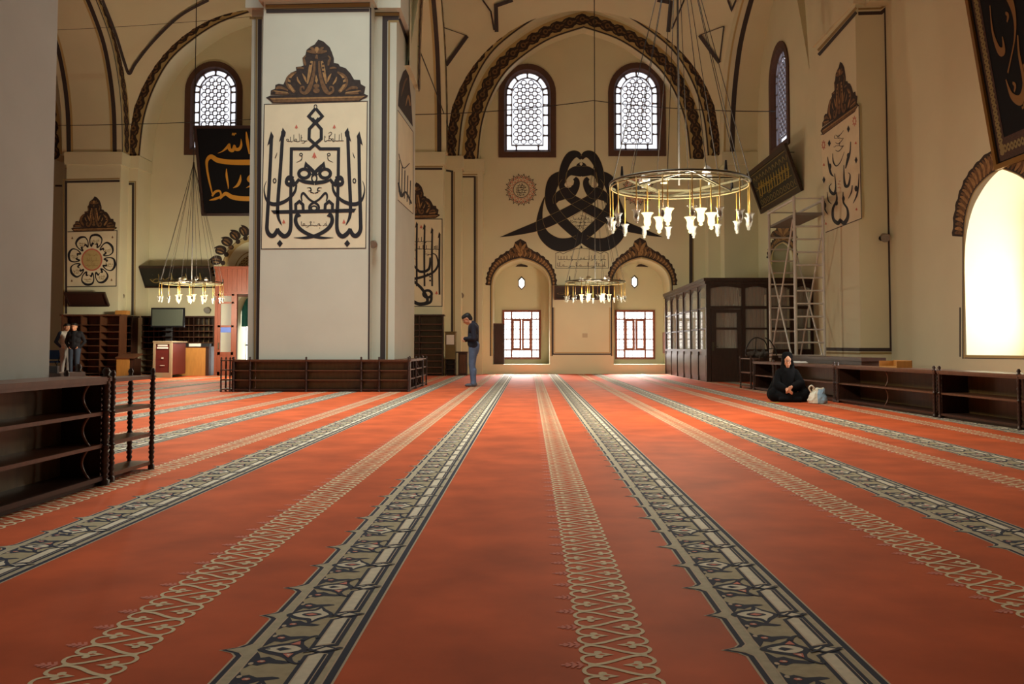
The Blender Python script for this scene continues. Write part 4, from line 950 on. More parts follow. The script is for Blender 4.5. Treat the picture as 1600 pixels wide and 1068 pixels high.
ta = along(1156); corner_shelf('narrow upright end shelf carrying the folded frame, at the far end of the right bookcases', onl(ta), RZ, along(1173) - ta, .4, .7, 2)
t = empty('bench', (5.84, 17.4, 0), 'long dark plain wooden bench behind the seated woman, along the right wall', 'bench')
a = MB(); a.bx(-.2, .22, -2.7, 2.2, .70, .76); a.build('seat', WOOD, t, local=True); a = MB(); a.bx(-.16, .18, -2.6, 2.1, .12, .70); a.build('body', WOOD, t, local=True)
for y in (-2.4, 0, 1.95): a = MB(); a.bx(-.17, .19, y, y + .08, 0, .14); a.build('leg', WOOD, t, local=True)
BT = .63
def top_pt(px, back=.2):
    t_ = along(px); p = V(onl(t_)); n = V((-dd.y, dd.x, 0)); return (p.x + n.x * back, p.y + n.y * back, BT)
c = top_pt(1224, .25); t = empty('open_book', c, 'white open papers lying on the bookcase beside the woman', 'paper', None, RZ)
a = MB()
for s in (-1, 1): a.add([(0, -.14, .004), (s * .16, -.14, .03), (s * .3, -.13, .006), (s * .3, .13, .006), (s * .16, .14, .03), (0, .14, .004)], [(0, 1, 4, 5), (1, 2, 3, 4)], 0, True)
a.bx(-.3, .3, -.14, .14, .0, .004); a.build('pages', WHITE, t, local=True)
c = top_pt(1374, .24); t = empty('book_tray', c, 'small pale wooden tray resting on the right bookcase', 'tray', None, RZ)
a = MB(); a.bx(-.28, .28, -.12, .12, 0, .02); a.bx(-.28, -.26, -.12, .12, .02, .10); a.bx(.26, .28, -.12, .12, .02, .10); a.bx(-.28, .28, .10, .12, .02, .11); a.build('tray', OAK, t, local=True)
# folded trolley on the end shelf
ta = along(1164.5); c = V(onl(ta)) + V((.22, 0, .70)); t = empty('folding_trolley', c, 'folded black tube-frame trolley with a grey bundle, on the end shelf before the office', 'trolley')
a = MB()
a.tube(catmull([(-.22, -.1, .06), (-.24, -.12, .2), (-.12, -.12, .40), (.02, -.1, .46), (.2, -.08, .38), (.27, -.05, .2), (.3, 0, .05)], 4), .014, 6); a.tube(catmull([(.26, .1, .46), (.38, .1, .38), (.48, .1, .2), (.52, .1, .06)], 4), .014, 6)
a.tube([(.3, 0, .1), (.5, .1, .12)], .010, 5); a.tube([(.27, -.02, .2), (.46, .1, .22)], .010, 5); a.tube([(.0, -.1, .45), (.0, .0, .1)], .01, 5); a.tube([(-.2, 0, .015), (.52, .05, .02)], .014, 6); a.build('frame', BLACKM, t, local=True)
a = MB(); rr = random.Random(4)
for k in range(7): a.caps((-.18 + .07 * k, rr.uniform(-.05, .05), .07), (-.1 + .06 * k, rr.uniform(-.05, .05), rr.uniform(.08, .17)), .06, .045, 8)
b = a.build('bundle', mat('grey_cloth', (78, 72, 66), .9, var=.3, scale=9), t, local=True); b.modifiers.new('r', 'REMESH').voxel_size = .014; b.modifiers.new('s', 'SMOOTH').iterations = 4
# ---- wooden office
OX, OY0, OH = X(1104, 560, 23.6), 23.6, Zp(434, 23.6); OY1 = YB - .02; OX1 = WR - .02
t = empty('wooden_office', (OX, OY0, 0), 'dark walnut glazed office partition with curtains in the back right corner', 'office')
W_, D_ = OX1 - OX, OY1 - OY0
a = MB(); a.bx(-.07, W_, -.07, D_, OH - .09, OH); a.bx(-.035, W_, -.035, D_, OH - .17, OH - .09); a.build('cornice', WOOD, t, local=True)
def px_u(px): return X(px, 560, OY0) - OX
def py_z(py): return Zp(py, OY0)
zt, z1, z2, z3, z4 = py_z(447), py_z(480), py_z(513), py_z(547), .0
a = MB()
P_ = [0, .12, px_u(1160), px_u(1165.5), px_u(1200), px_u(1206), px_u(1236), px_u(1244), W_ - .06, W_]
for x0, x1 in ((P_[0], P_[1]), (P_[2], P_[3]), (P_[4], P_[5]), (P_[6], P_[7]), (P_[8], P_[9])): a.bx(x0, x1, 0, .10, 0, OH - .17)
for xa, xb in ((P_[1], P_[2]), (P_[3], P_[4]), (P_[5], P_[6]), (P_[7], P_[8])):
    a.bx(xa, xb, .024, .086, z1 - .04, z1 + .04)
    n = 8; arc = [(xa, zt - .06)] + [(xa + (xb - xa) * k / n, zt - .06 + .06 * sin(pi * k / n)) for k in range(1, n)] + [(xb, zt - .06), (xb, OH - .16), (xa, OH - .16)]
    a.prism(arc, lambda u, v, w_: (u, w_, v), .02, .09)
for xa, xb in ((P_[3], P_[4]), (P_[5], P_[6]), (P_[7], P_[8])):
    a.bx(xa, xb, .024, .086, z2 - .025, z2 + .025); a.bx(xa, xb, .03, .08, 0, z3); a.bx(xa, xb, .01, .09, z3 - .05, z3 + .03); a.bx(xa + .06, xb - .06, .015, .035, .15, z3 - .15)
a.build('front_frame', WOOD, t, local=True)
a = MB(); nb = 6
for k in range(1, nb + 1): y = .02 + (D_ - .1) * k / nb; a.bx(0, .09, y, y + .085, 0, OH - .17)
for k in range(nb):
    ya = .105 + (D_ - .1) * k / nb; yb = .02 + (D_ - .1) * (k + 1) / nb
    n = 8; arc = [(ya, zt - .1)] + [(ya + (yb - ya) * j / n, zt - .1 + .1 * sin(pi * j / n)) for j in range(1, n)] + [(yb, zt - .1), (yb, OH - .16), (ya, OH - .16)]
    a.prism(arc, lambda u, v, w_: (w_, u, v), .02, .07)
    for z in (z1, z2): a.bx(.02, .07, ya, yb, z - .022, z + .022)
    a.bx(.03, .06, ya, yb, 0, z3); a.bx(.0, .08, ya, yb, z3 - .04, z3 + .03); a.bx(.012, .035, ya + .09, yb - .09, .14, z3 - .14)
a.build('side_frame', WOOD, t, local=True)
dt_ = MB(); xa, xb = P_[1] + .01, P_[2] - .01
for x0, x1 in ((xa, xa + .14), (xb - .12, xb)): dt_.bx(x0, x1, -.01, .05, .01, z1 - .05)
for za, zb in ((.01, .16), (z3 - .06, z3 + .06), (z2 - .03, z2 + .03), (z1 - .15, z1 - .05)): dt_.bx(xa + .005, xb - .005, -.006, .046, za + .002, zb - .002)
dt_.bx(xa + .1, xb - .1, .01, .04, .1, z3); dr_ = dt_.build('door', WOOD, t, local=True)
h = MB(); zz = py_z(541); h.bx(xa + .03, xa + .08, -.02, -.01, zz - .12, zz + .12); h.tube([(xa + .055, -.02, zz), (xa + .055, -.07, zz), (xa + .17, -.07, zz)], .012, 6); h.build('door_handle', BRASS, dr_, local=True)
OG = glassy('office_glass', (210, 214, 210), .22, .03)
a = MB(); a.bx(P_[1], W_ - .03, .055, .061, z3, zt); a.build('front_glass', OG, t, local=True)
a = MB(); a.bx(.042, .048, .1, D_ - .1, z3, zt); a.build('side_glass', OG, t, local=True)
def curtain(xa, xb, y, z0, z1, name, m, amp=.035, per=.11, ax=0):
    a = MB(); n = max(8, int((xb - xa) / per * 8)); vs = []
    for z in (z0, z1):
        for k in range(n + 1):
            u = xa + (xb - xa) * k / n; v = y + amp * sin(2 * pi * (u - xa) / per) * (1 if z == z1 else 1.15)
            vs.append((u, v, z) if ax == 0 else (v, u, z))
    a.add(vs, [(k, k + 1, n + 2 + k, n + 1 + k) for k in range(n)], 0, True); return a
CUR = mat('grey_curtain', (176, 166, 154), .9)
for x0, x1 in ((P_[1], P_[2]), (P_[3], P_[4]), (P_[5], P_[6]), (P_[7], P_[8])): curtain(x0 + .02, x1 - .02, .2, z3 - .1, zt, 'curtain', CUR).build('curtain', CUR, t, local=True)
# ---- scaffold tower
p = PY(20.0).at(1242, 420); SX0 = p.x; SX1 = PY(20.0).at(1289, 420).x - .03; SY0, SY1 = 20.0, 22.1; SZ = Zp(306, 20.0)
t = empty('scaffold_tower', ((SX0 + SX1) / 2, (SY0 + SY1) / 2, 0), 'tall aluminium scaffold tower with ladder ends by the right wall', 'scaffold')
def wbuild(mb, n, m, par): return mb.build(n, m, par)
for y in (SY0, SY1):
    a = MB(); zt_ = SZ
    for x in (SX0, SX1): a.cyl((x, y, .16), (x, y, zt_), .034, n=8)
    z = .45
    while z < zt_ - .2: a.cyl((SX0, y, z), (SX1, y, z), .021, n=6); z += .30
    for z in (zt_ - .06,): a.cyl((SX0, y, z), (SX1, y, z), .018, n=6)
    a.build('ladder_frame', ALU, t)
    for x in (SX0, SX1): b = MB(); b.cyl((x - .02, y, .07), (x + .02, y, .07), .07, n=12, sm=False); b.cyl((x, y, .1), (x, y, .2), .02, n=6); b.build('castor', BLACKM, t)
zp = Zp(346, 21.0)
a = MB(); a.bx(SX0 + .03, SX1 - .03, SY0 - .05, SY1 + .05, zp, zp + .06); a.build('platform', mat('grey_deck', (120, 116, 108), .6), t)
for x in (SX0 - .03, SX1 + .03):
    for (ya, za, yb, zb) in ((SY0, .4, SY1, zp - .7), (SY1, .4, SY0, zp - .1)): a = MB(); a.cyl((x, ya, za), (x, yb, zb), .020, n=6); a.build('diagonal_brace', ALU, t)
    for z in (zp + .35, SZ - .08): a = MB(); a.cyl((x, SY0, z), (x, SY1, z), .020, n=6); a.build('guard_rail', ALU, t)
# ---- tall shelves behind the man, cupboards
WOODM = mat('chandelier_lit_wood', (128, 76, 46), .45, var=.15, scale=3, stretch=(6, 6, 1)); WOODO = mat('olive_highlight_varnish', (132, 108, 62), .28, var=.15, scale=2)  # chandelier glow in the brown and highlights in the olive are put into the colours
def tall_case(name, label, cat, px0, px1, pyt, Y, depth, nsh, bays=1, wood=WOOD, cornice=True, group=None, back=None):
    x0, x1 = X(px0, 540, Y), X(px1, 540, Y); z1_ = Zp(pyt, Y); t = empty(name, ((x0 + x1) / 2, Y, 0), label, cat, group); w_ = x1 - x0; h = w_ / 2
    a = MB(); a.bx(-h - .04, h + .04, -.04, depth, z1_ - .05, z1_); a.build('top_board', wood, t, local=True)
    a = MB(); a.bx(-h, h, depth - .03, depth, 0, z1_ - .05); a.build('back_panel', back or WOODB, t, local=True)
    for k in range(bays + 1):
        x = -h + (w_ - .035) * k / bays; a = MB(); a.bx(x, x + .035, 0, depth - .03, 0, z1_ - .05); a.build('upright', wood, t, local=True)
    for k in range(nsh):
        z = .08 + (z1_ - .2) * k / nsh; a = MB(); a.bx(-h + .02, h - .02, .005, depth - .03, z - .014, z + .014); a.build('shelf', WOODL, t, local=True)
    return t
tall_case('tall_bookcase', 'tall dark bookcase of many shelves below the upright calligraphy, left of the praying man', 'bookcase', 618, 692, 491, PF - .45, .38, 9, 2)
Yc = 28.95
x0, x1 = X(695.5, 540, Yc), X(711.5, 540, Yc); t = empty('notice_cupboard', ((x0 + x1) / 2, Yc, 0), 'olive wooden cupboard with a white notice, behind the praying man', 'cupboard')
OLV = mat('olive_wood', (110, 92, 52), .5, var=.12, scale=4); h = (x1 - x0) / 2; zt_ = Zp(519, Yc); zm = Zp(561, Yc)
a = MB(); a.bx(-h, h, 0, .4, zm, zt_); a.bx(-h - .02, h + .02, -.02, .42, zt_, zt_ + .03); a.build('body', OLV, t, local=True)
a = MB(); a.bx(-h * .75, h * .75, -.014, -.006, Zp(538, Yc), Zp(523, Yc)); a.build('paper_notice', WHITE, t, local=True)
a = MB(); a.bx(-h, h, .36, .4, 0, zm); a.bx(-h, -h + .03, 0, .4, 0, zm); a.bx(h - .03, h, 0, .4, 0, zm)
for z in (.03, zm * .36, zm * .68): a.bx(-h, h, 0, .4, z, z + .02)
a.build('shelves', WOOD, t, local=True)
x0, x1 = X(713.5, 540, Yc), X(729.5, 540, Yc); zt_ = Zp(549, Yc); t = empty('low_cupboard', ((x0 + x1) / 2, Yc, 0), 'small dark cupboard directly behind the praying man', 'cupboard'); h = (x1 - x0) / 2
a = MB(); a.bx(-h + .05, h, .05, .4, 0, zt_ - .04); a.build('body', WOOD, t, local=True); a = MB(); a.bx(-h - .02, h + .02, .0, .42, zt_ - .04, zt_); a.build('top_board', WOOD, t, local=True)
a = MB(); a.bx(-h + .09, h - .04, .03, .05, .08, zt_ - .1); dr_ = a.build('door', WOODL, t, local=True); a = MB(); a.sph((h - .09, .015, zt_ * .55), .018, 8); a.build('knob', BRASS, dr_, local=True)
# cabinet standing in the left niche, panel in the right niche
zs_ = NICHE[0][1]; Yq = YB + .25; x0, x1 = X(771.5, 540, Yq), X(788, 540, Yq); h = (x1 - x0) / 2; zt_ = Zp(505, Yq) - zs_
t = empty('cabinet', ((x0 + x1) / 2, Yq, zs_), 'tall narrow dark wooden cabinet standing on the sill of the left niche', 'cabinet')
a = MB(); a.bx(-h, h, 0, .5, 0, zt_ - .03); a.build('body', WOOD, t, local=True); a = MB(); a.bx(-h - .01, h + .015, -.015, .52, zt_ - .03, zt_); a.build('top_board', WOODL, t, local=True)
a = MB(); a.bx(-h + .03, h - .03, -.015, .0, .05, zt_ - .08); dr_ = a.build('door', WOOD, t, local=True); a = MB(); a.sph((h - .07, -.025, zt_ * .5), .016, 8); a.build('knob', BRASS, dr_, local=True)
xr = NICHE[1][0] + NICHE[1][2] / 2; z0_, z1_ = Zp(552, YB), Zp(518, YB)
t = empty('wooden_shutter', (xr - .03, YB + .7, z0_), 'small reddish wooden shutter on the side of the right niche', 'shutter')
a = MB(); a.bx(-.03, .025, -.5, .6, 0, z1_ - z0_); a.build('panel', WOODR, t, local=True); a = MB(); a.bx(-.045, -.03, -.42, .52, .08, z1_ - z0_ - .08); a.build('raised_field', WOODR, t, local=True)
# ---- left end of the hall
tall_case('tall_bookcase', 'tall brown bookcase under the flower panel, behind the two standing people', 'bookcase', 95, 187, 491, PF - .55, .48, 8, 3, wood=WOODL, back=WOODM)  # lighter woods here carry the chandelier's warm light in their colour
tall_case('shoe_rack', 'narrow dark rack between the flower pier bookcase and the wall of pigeonholes', 'rack', 189, 206, 493, O2 - .5, .45, 8, 1)
t = tall_case('pigeonhole_rack', 'wide rack of many small pigeonholes on the back wall behind the television', 'rack', 208, 334, 493.5, YB - .5, .45, 9, 4, back=WOODO)  # back colour holds the painted-in chandelier highlights of the varnish
x0, x1 = X(208, 540, YB - .5), X(334, 540, YB - .5); w_ = x1 - x0; z1_ = Zp(493.5, YB - .5)
for k in range(1, 16):
    if k % 4: x = -w_ / 2 + w_ * k / 16; a = MB(); a.bx(x - .006, x + .006, .02, .4, .9, z1_ - .06); a.build('divider', WOOD, t, local=True)
def boxy(name, label, cat, px0, px1, pyt, Y, depth, m, side=None):
    x0, x1 = X(px0, 560, Y), X(px1, 560, Y); h = (x1 - x0) / 2; z = Zp(pyt, Y); t = empty(name, ((x0 + x1) / 2, Y, 0), label, cat); return t, h, z
Yk = fl(260, 590).y
t, h, z = boxy('donation_kiosk', 'red-brown kiosk in a pale metal frame, standing on the carpet under the television', 'kiosk', 239, 268, 533, Yk, .8, WOODR)
KR = mat('kiosk_red', (92, 36, 32), .4); KF = mat('kiosk_frame', (150, 136, 110), .5)
a = MB(); a.bx(-h + .04, h - .02, .02, 1.15, .1, z - .03); a.build('body', KR, t, local=True)
a = MB(); a.bx(-h, -h + .07, -.003, .08, 0, z - .03); a.bx(h - .07, h, -.003, .08, 0, z - .03); a.bx(-h - .01, h + .01, -.01, 1.2, z - .03, z + .01); a.bx(-h + .07, h - .07, .0, .08, 0, .16); a.bx(-h + .07, h - .07, 0, .05, z * .93, z - .03); a.build('frame', KF, t, local=True)
a = MB(); a.bx(-.17, .17, .005, .02, z * .80, z * .84); a.build('label_plate', WHITE, t, local=True)
a = MB(); a.bx(-.15, .15, .005, .02, z * .86, z * .91); a.bx(-.03, .03, .005, .02, z * .52, z * .56); a.bx(-.07, .07, .005, .02, z * .33, z * .345); a.build('coin_slot', ALU, t, local=True)
Yt = Yk + 1.3
x0, x1 = X(233.5, 495, Yt), X(285.5, 495, Yt); z0_, z1_ = Zp(511, Yt), Zp(480.5, Yt); t = empty('television', ((x0 + x1) / 2 + .05, Yt, 0), 'flat black television on a pole above the red-brown kiosk', 'television'); h = (x1 - x0) / 2
a = MB(); a.bx(-h, h, 0, .07, z0_, z1_); a.bx(-h * .6, h * .6, .07, .12, z0_ + .1, z1_ - .1); a.build('casing', mat('gloss_black', (18, 18, 20), .2), t, local=True)
a = MB(); a.bx(-h + .04, h - .05, -.004, .0, z0_ + .05, z1_ - .05); a.build('screen', mat('dark_screen', (62, 66, 58), .12, spec=.8), t, local=True)
a = MB(); a.bx(-.10, .10, .1, .16, .03, z1_ - .2); a.bx(-.32, .32, -.1, .42, 0, .03)
for z in (z0_ - .12, z0_ - .3): a.bx(-.14, .14, -.06, .1, z, z + .02)
a.build('stand', BLACKM, t, local=True)
Yc = 28.9
t, h, z = boxy('counter', 'honey oak counter with a flat top, right of the red-brown kiosk', 'counter', 279, 321, 541, Yc, .7, OAK)
a = MB(); a.bx(-h, h, 0, .6, 0, z - .03); a.build('body', OAK, t, local=True); a = MB(); a.bx(-h - .03, h + .1, -.03, .66, z - .03, z); a.build('top_board', WOOD, t, local=True)
a = MB(); a.bx(h + .002, h + .10, .02, .6, 0, z - .03); a.build('side_panel', WOOD, t, local=True)
cx_ = t.location
for k, (u, wd, m, lb) in enumerate(((-.35, .12, BLACKM, 'small black box on the oak counter, leftmost of three'), (.0, .2, WHITE, 'small white box between the black boxes on the oak counter'), (.36, .14, BLACKM, 'small black box on the oak counter, rightmost of three'))):
    a = MB(); a.bx(-wd, wd, -.08, .08, 0, .10); o = a.build('box', m); o.location = (cx_.x + u, cx_.y + .3, z); tag(o, lb, 'box', 'boxes on the oak counter')
Yl = 27.9
t, h, z = boxy('lectern', 'small honey oak lectern with a dark side, before the tall brown bookcase', 'lectern', 182, 202, 555, Yl, .5, OAK)
a = MB(); a.bx(-h, h, 0, .55, 0, z - .1); a.build('body', OAK, t, local=True); a = MB(); a.bx(h - .001, h + .16, .03, .5, 0, z - .1); a.build('side_panel', WOOD, t, local=True)
a = MB(); a.add([(-h - .03, -.03, z - .1), (h + .18, -.03, z - .1), (h + .18, .58, z + .02), (-h - .03, .58, z + .02), (-h - .03, -.03, z - .06), (h + .18, -.03, z - .06), (h + .18, .58, z + .06), (-h - .03, .58, z + .06)], [(0, 3, 2, 1), (4, 5, 6, 7), (0, 1, 5, 4), (1, 2, 6, 5), (2, 3, 7, 6), (3, 0, 4, 7)]); a.build('sloping_top', WOODL, t, local=True)
Yb_ = PF - .3; x0, x1 = X(183, 490, Yb_), X(200, 490, Yb_); zb_ = Zp(491, PF - .55)
t = empty('cardboard_box', ((x0 + x1) / 2, Yb_, zb_), 'small orange-brown carton on top of the tall brown bookcase', 'box')
a = MB(); a.bx(-.19, .19, -.13, .13, 0, .13); a.build('body', OAK, t, local=True); a = MB(); a.bx(-.19, -.002, -.13, .13, .13, .136); a.bx(.002, .19, -.13, .13, .13, .136); a.build('flap', OAK, t, local=True)
# folding chair with a blue seat
Yc = 28.25; t = empty('folding_chair', (X(80, 570, Yc), Yc, 0), 'folding chair with a blue seat at the far left, beside the two standing people', 'chair')
BLUE = mat('blue_cloth', (44, 84, 140), .8)
a = MB(); a.bx(-.22, .22, -.2, .2, .44, .5); a.build('seat', BLUE, t, local=True); a = MB(); a.bx(-.22, .22, .18, .22, .55, .85); a.build('backrest', BLUE, t, local=True)
for x in (-.22, .22):
    for ya, za, yb, zb in ((-.22, 0, .22, .9), (.24, 0, -.16, .46)): a = MB(); a.tube([(x, ya, za), (x, yb, zb)], .014, 6); a.build('leg', BLACKM, t, local=True)
# ---- entrance vestibule in the left bay
Yv = 29.2; xa, xb, xc = X(335, 520, Yv), X(362, 520, Yv), X(440, 520, Yv); zA, zB = Zp(416, Yv), Zp(459, Yv)
t = empty('entrance_vestibule', ((xa + xc) / 2, Yv, 0), 'red-brown wooden entrance vestibule with a glazed door, at the left of the main pillar', 'vestibule'); ox = t.location.x
a = MB(); a.bx(xa - ox, xc - ox, 0, YB - Yv, zB, zA); 
for k in range(14): x = xa - ox + (xc - xa) * (k + .5) / 14; a.bx(x - .008, x + .008, -.012, 0, zB + .1, zA - .1)
a.bx(xa - ox - .04, xc - ox + .04, -.05, .0, zA - .08, zA); a.bx(xa - ox - .02, xc - ox, -.03, 0, zB, zB + .06); a.build('header_panel', WOODR, t, local=True)
for x in (xa - ox, xb - ox + .06): a = MB(); a.bx(x, x + .1, 0, .12, 0, zB); a.build('post', WOODR, t, local=True)
a = MB(); u0, u1 = xa - ox + .1, xb - ox + .06; zl = Zp(552, Yv)
a.bx(u0, u0 + .09, .02, .08, 0, zB); a.bx(u1 - .09, u1, .02, .08, 0, zB)
for z0_, z1_ in ((0, .12), (zl - .05, zl + .05), (Zp(474, Yv), Zp(471, Yv)), (Zp(511, Yv), Zp(508, Yv)), (zB - .06, zB)): a.bx(u0, u1, .02, .08, z0_, z1_)
a.bx(u0 + .08, u1 - .08, .03, .07, .1, zl); dr_ = a.build('door', WOODR, t, local=True)
a = MB(); a.bx(u0 + .08, u1 - .08, .045, .055, zl, zB - .05); a.build('glass', OG, dr_, local=True); a = MB(); a.bx(u0 + .1, u1 - .1, .035, .042, Zp(519, Yv), Zp(509, Yv)); a.build('blue_strip', mat('strip_blue', (96, 124, 208), .3), dr_, local=True)  # flat blue strip across the door glass
a = MB(); a.bx(u0 + .03, u0 + .06, -.03, .02, Zp(545, Yv), Zp(535, Yv)); a.build('door_handle', BRASS, dr_, local=True)
TEAL = mat('teal_curtain', (28, 92, 84), .9, var=.15)
x0, x1 = DOORX0 + .02, DOORX1 - .02
t = empty('curtain', ((x0 + x1) / 2, YB + .6, 0), 'teal curtain hanging in the entrance doorway', 'curtain')
w_ = x1 - x0; curtain(-w_ / 2 + .32, -w_ / 2 + .62, 0, .05, 2.2, 'c', TEAL, .03, .14).build('drape', TEAL, t, local=True); curtain(-w_ / 2, w_ / 2, .05, 1.7, 2.9, 'c', TEAL, .03, .2).build('pelmet', TEAL, t, local=True)
curtain(w_ / 2 - .5, w_ / 2, 0, .05, 2.2, 'c', TEAL, .03, .14).build('drape', TEAL, t, local=True)
t = empty('door_1', ((x0 + x1) / 2, YB + 1.2, 0), 'open entrance doorway showing bright daylight', None, None, 0, 'structure')
g = MB(); g.poly([(-w_ / 2, .0, 0), (w_ / 2, .0, 0), (w_ / 2, .0, 3), (-w_ / 2, .0, 3)]); g.build('pane', SKYW, t, local=True)
a = MB(); a.bx(-w_ / 2, w_ / 2, -.06, -.02, 1.0, 1.06); a.bx(-.04, .04, -.06, -.02, 0, 2.6); a.build('door_bar', BLACKM, t, local=True)
# ================================================================ hanging boards
class Quad(Decal):
    "paint on a tilted board; u to the right, v downward, both 0..1"
    def __init__(s, TL, TR, BR, BL):
        super().__init__(None); s.q = [V(p) for p in (TL, TR, BR, BL)]; s.n = (s.q[3] - s.q[0]).cross(s.q[1] - s.q[0]).normalized()
        if s.n.dot(V((0, 0, CAMH)) - s.q[0]) < 0: s.n = -s.n
        s.lay = .004
    def P(s, u, v, o): a, b, c, d = s.q; return (a * (1 - u) + b * u) * (1 - v) + (d * (1 - u) + c * u) * v + s.n * o
    def mp(s, x, y, off=None): f = s.fr; return s.P(f[0] + x * f[2], f[1] + y * f[3], s.lay + s.kk % 9 * s.dk)
    def slab(s, u0, u1, v0, v1, o0, o1, mi=0):
        vs = [s.P(u, v, o) for o in (o0, o1) for u, v in ((u0, v0), (u1, v0), (u1, v1), (u0, v1))]
        s.add(vs, [(3, 2, 1, 0), (4, 5, 6, 7), (0, 1, 5, 4), (1, 2, 6, 5), (2, 3, 7, 6), (3, 0, 4, 7)], mi)
def board(name, label, cat, TL, TR, BR, BL, fw, mats, draw, pm, fm_, group=None, wall='Y', wp=YB):
    q = Quad(TL, TR, BR, BL); bc = (V(BL) + V(BR)) / 2; t = empty(name, bc, label, cat, group)
    Lu = (V(TR) - V(TL)).length; Lv = (V(BL) - V(TL)).length; fu, fv = fw / Lu, fw / Lv
    a = Quad(TL, TR, BR, BL); a.slab(0, fu, 0, 1, -.05, .035); a.slab(1 - fu, 1, 0, 1, -.05, .035); a.slab(fu, 1 - fu, 0, fv, -.05, .035); a.slab(fu, 1 - fu, 1 - fv, 1, -.05, .035)
    a.build('frame', fm_, t)
    a = Quad(TL, TR, BR, BL); a.slab(fu, 1 - fu, fv, 1 - fv, -.04, -.003); a.build('panel', pm, t)
    d = Quad(TL, TR, BR, BL); d.lay = .003; draw(d)
    if d.f: d.build('lettering', mats, t)
    a = Quad(TL, TR, BR, BL)
    for u in (.2, .8):
        for v in (.06, .96):
            p = a.P(u, v, -.045); e = V((p.x, wp, p.z)) if wall == 'Y' else V((wp, p.y, p.z))
            if (e - p).length > .02: a.cyl(p, e, .012, n=5)
    a.build('wall_bracket', BLACKM, t)
    return t
GILT = mat('gilt_lettering', (206, 150, 48), .45, metal=.2); NIGHT = mat('black_velvet_board', (11, 12, 17), .75, spec=.2); DKF = mat('dark_frame', (52, 34, 28), .45)
GOLDF = mat('gold_frame', (140, 98, 30), .32, metal=.6); OLG = mat('dull_gold_lettering', (128, 112, 62), .5); RUSTB = mat('brown_border', (64, 40, 28), .7, var=.4, scale=40)
GREEN = mat('dark_green_board', (28, 30, 26), .5)
# big black board before the left window
bl, br_ = PY(30.45).at(315.5, 337), PY(30.45).at(470, 337); Yt_ = 29.55; zt_ = PY(Yt_).at(302, 196).z
def dr1(d):
    # template from the photograph: u = (x-90)/1010, v=(y-90)/900
    fx = 1 / 1010; fy = 1 / 900; d.fr = (-100 * fx, -100 * fy, fx, fy)
    d.rib([(318, 372, 2), (370, 350, 12), (420, 310, 26), (440, 285, 20), (440, 330, 34), (470, 345, 30), (490, 300, 22), (500, 330, 32), (535, 330, 30), (560, 290, 22), (563, 230, 3)], None)
    d.rib([(478, 195, 10), (486, 178, 14), (496, 194, 10), (506, 178, 14), (520, 180, 10)], None)
    d.rib([(228, 780, 12), (208, 650, 20), (196, 520, 22), (205, 440, 30), (250, 405, 44), (310, 440, 50), (420, 458, 50), (560, 462, 54), (760, 455, 54), (880, 420, 40), (940, 360, 10)], None)
    d.rib([(392, 525, 6), (388, 600, 22), (395, 690, 14), (392, 728, 4)], None); d.rib([(530, 585, 4), (520, 640, 26), (490, 690, 26), (442, 718, 4)], None)
    d.rib([(640, 585, 26), (606, 630, 34), (640, 660, 26), (650, 620, 26), (640, 680, 24), (575, 716, 4)], None)
    d.rib([(190, 842, 6), (250, 828, 24), (310, 800, 18), (305, 750, 20), (260, 755, 24), (222, 800, 18)], None); d.rib([(300, 830, 10), (360, 775, 36), (430, 810, 46), (560, 826, 48), (800, 815, 46), (950, 760, 10)], None)
    d.rib([(740, 560, 6), (735, 640, 22), (742, 720, 6)], None); d.rib([(620, 160, 10), (625, 260, 30), (635, 380, 12)], None); d.rib([(700, 180, 8), (706, 280, 26), (712, 390, 12)], None)
    d.rib([(820, 560, 4), (830, 640, 26), (800, 710, 24), (760, 730, 4)], None)
board('hanging_board', 'big black framed board with golden script hanging in front of the left window', 'framed board', (bl.x, Yt_, zt_), (br_.x, Yt_, zt_), br_, bl, .10, [GILT], dr1, NIGHT, DKF)
# long dark board over the pigeonholes
bl, br_ = PY(30.55).at(225, 449), PY(30.55).at(336, 449); zt_ = PY(30.0).at(216, 416).z
def dr2(d):
    d.script(.08, .3, .6, .5, .010, 7)
    d.fr = (0, 0, 1, 1)
    for k, (x, y) in enumerate(((.12, .6), (.3, .55), (.5, .58), (.7, .55))): d.rib([(x + .14, y - .25, .01), (x + .12, y + .1, .03), (x + .05, y + .16, .03), (x, y, .012)], None); d.rib([(x + .02, y + .12, .012), (x + .09, y - .02, .02), (x + .16, y + .05, .01)], None)
board('hanging_board', 'long dark leaning board with faint script above the pigeonholes', 'framed board', (bl.x, 30.0, zt_), (br_.x, 30.0, zt_), br_, bl, .05, [OLG], dr2, GREEN, DKF)
bl, br_ = PY(PF - .08).at(108, 478), PY(PF - .08).at(171, 478); zt_ = PY(PF - .42).at(102, 457).z
board('hanging_board', 'small plain dark brown board leaning out below the flower panel', 'framed board', (bl.x, PF - .42, zt_), (br_.x, PF - .42, zt_), br_, bl, .05, [DKF], lambda d: d.rib([(.45, .2), (.5, .14), (.55, .2)], .012), mat('brown_board', (58, 34, 26), .5), DKF, wp=PF)
bl, br_ = PY(YB - .1).at(866, 467.5), PY(YB - .1).at(960, 467.5); zt_ = PY(YB - .3).at(866, 447).z
def dr4(d): d.script(.06, .94, .62, .5, .012, 17)
board('hanging_board', 'small dark lettered board between the niches, behind the far chandelier', 'framed board', (bl.x, YB - .3, zt_), (br_.x, YB - .3, zt_), br_, bl, .05, [OLG], dr4, GREEN, DKF)
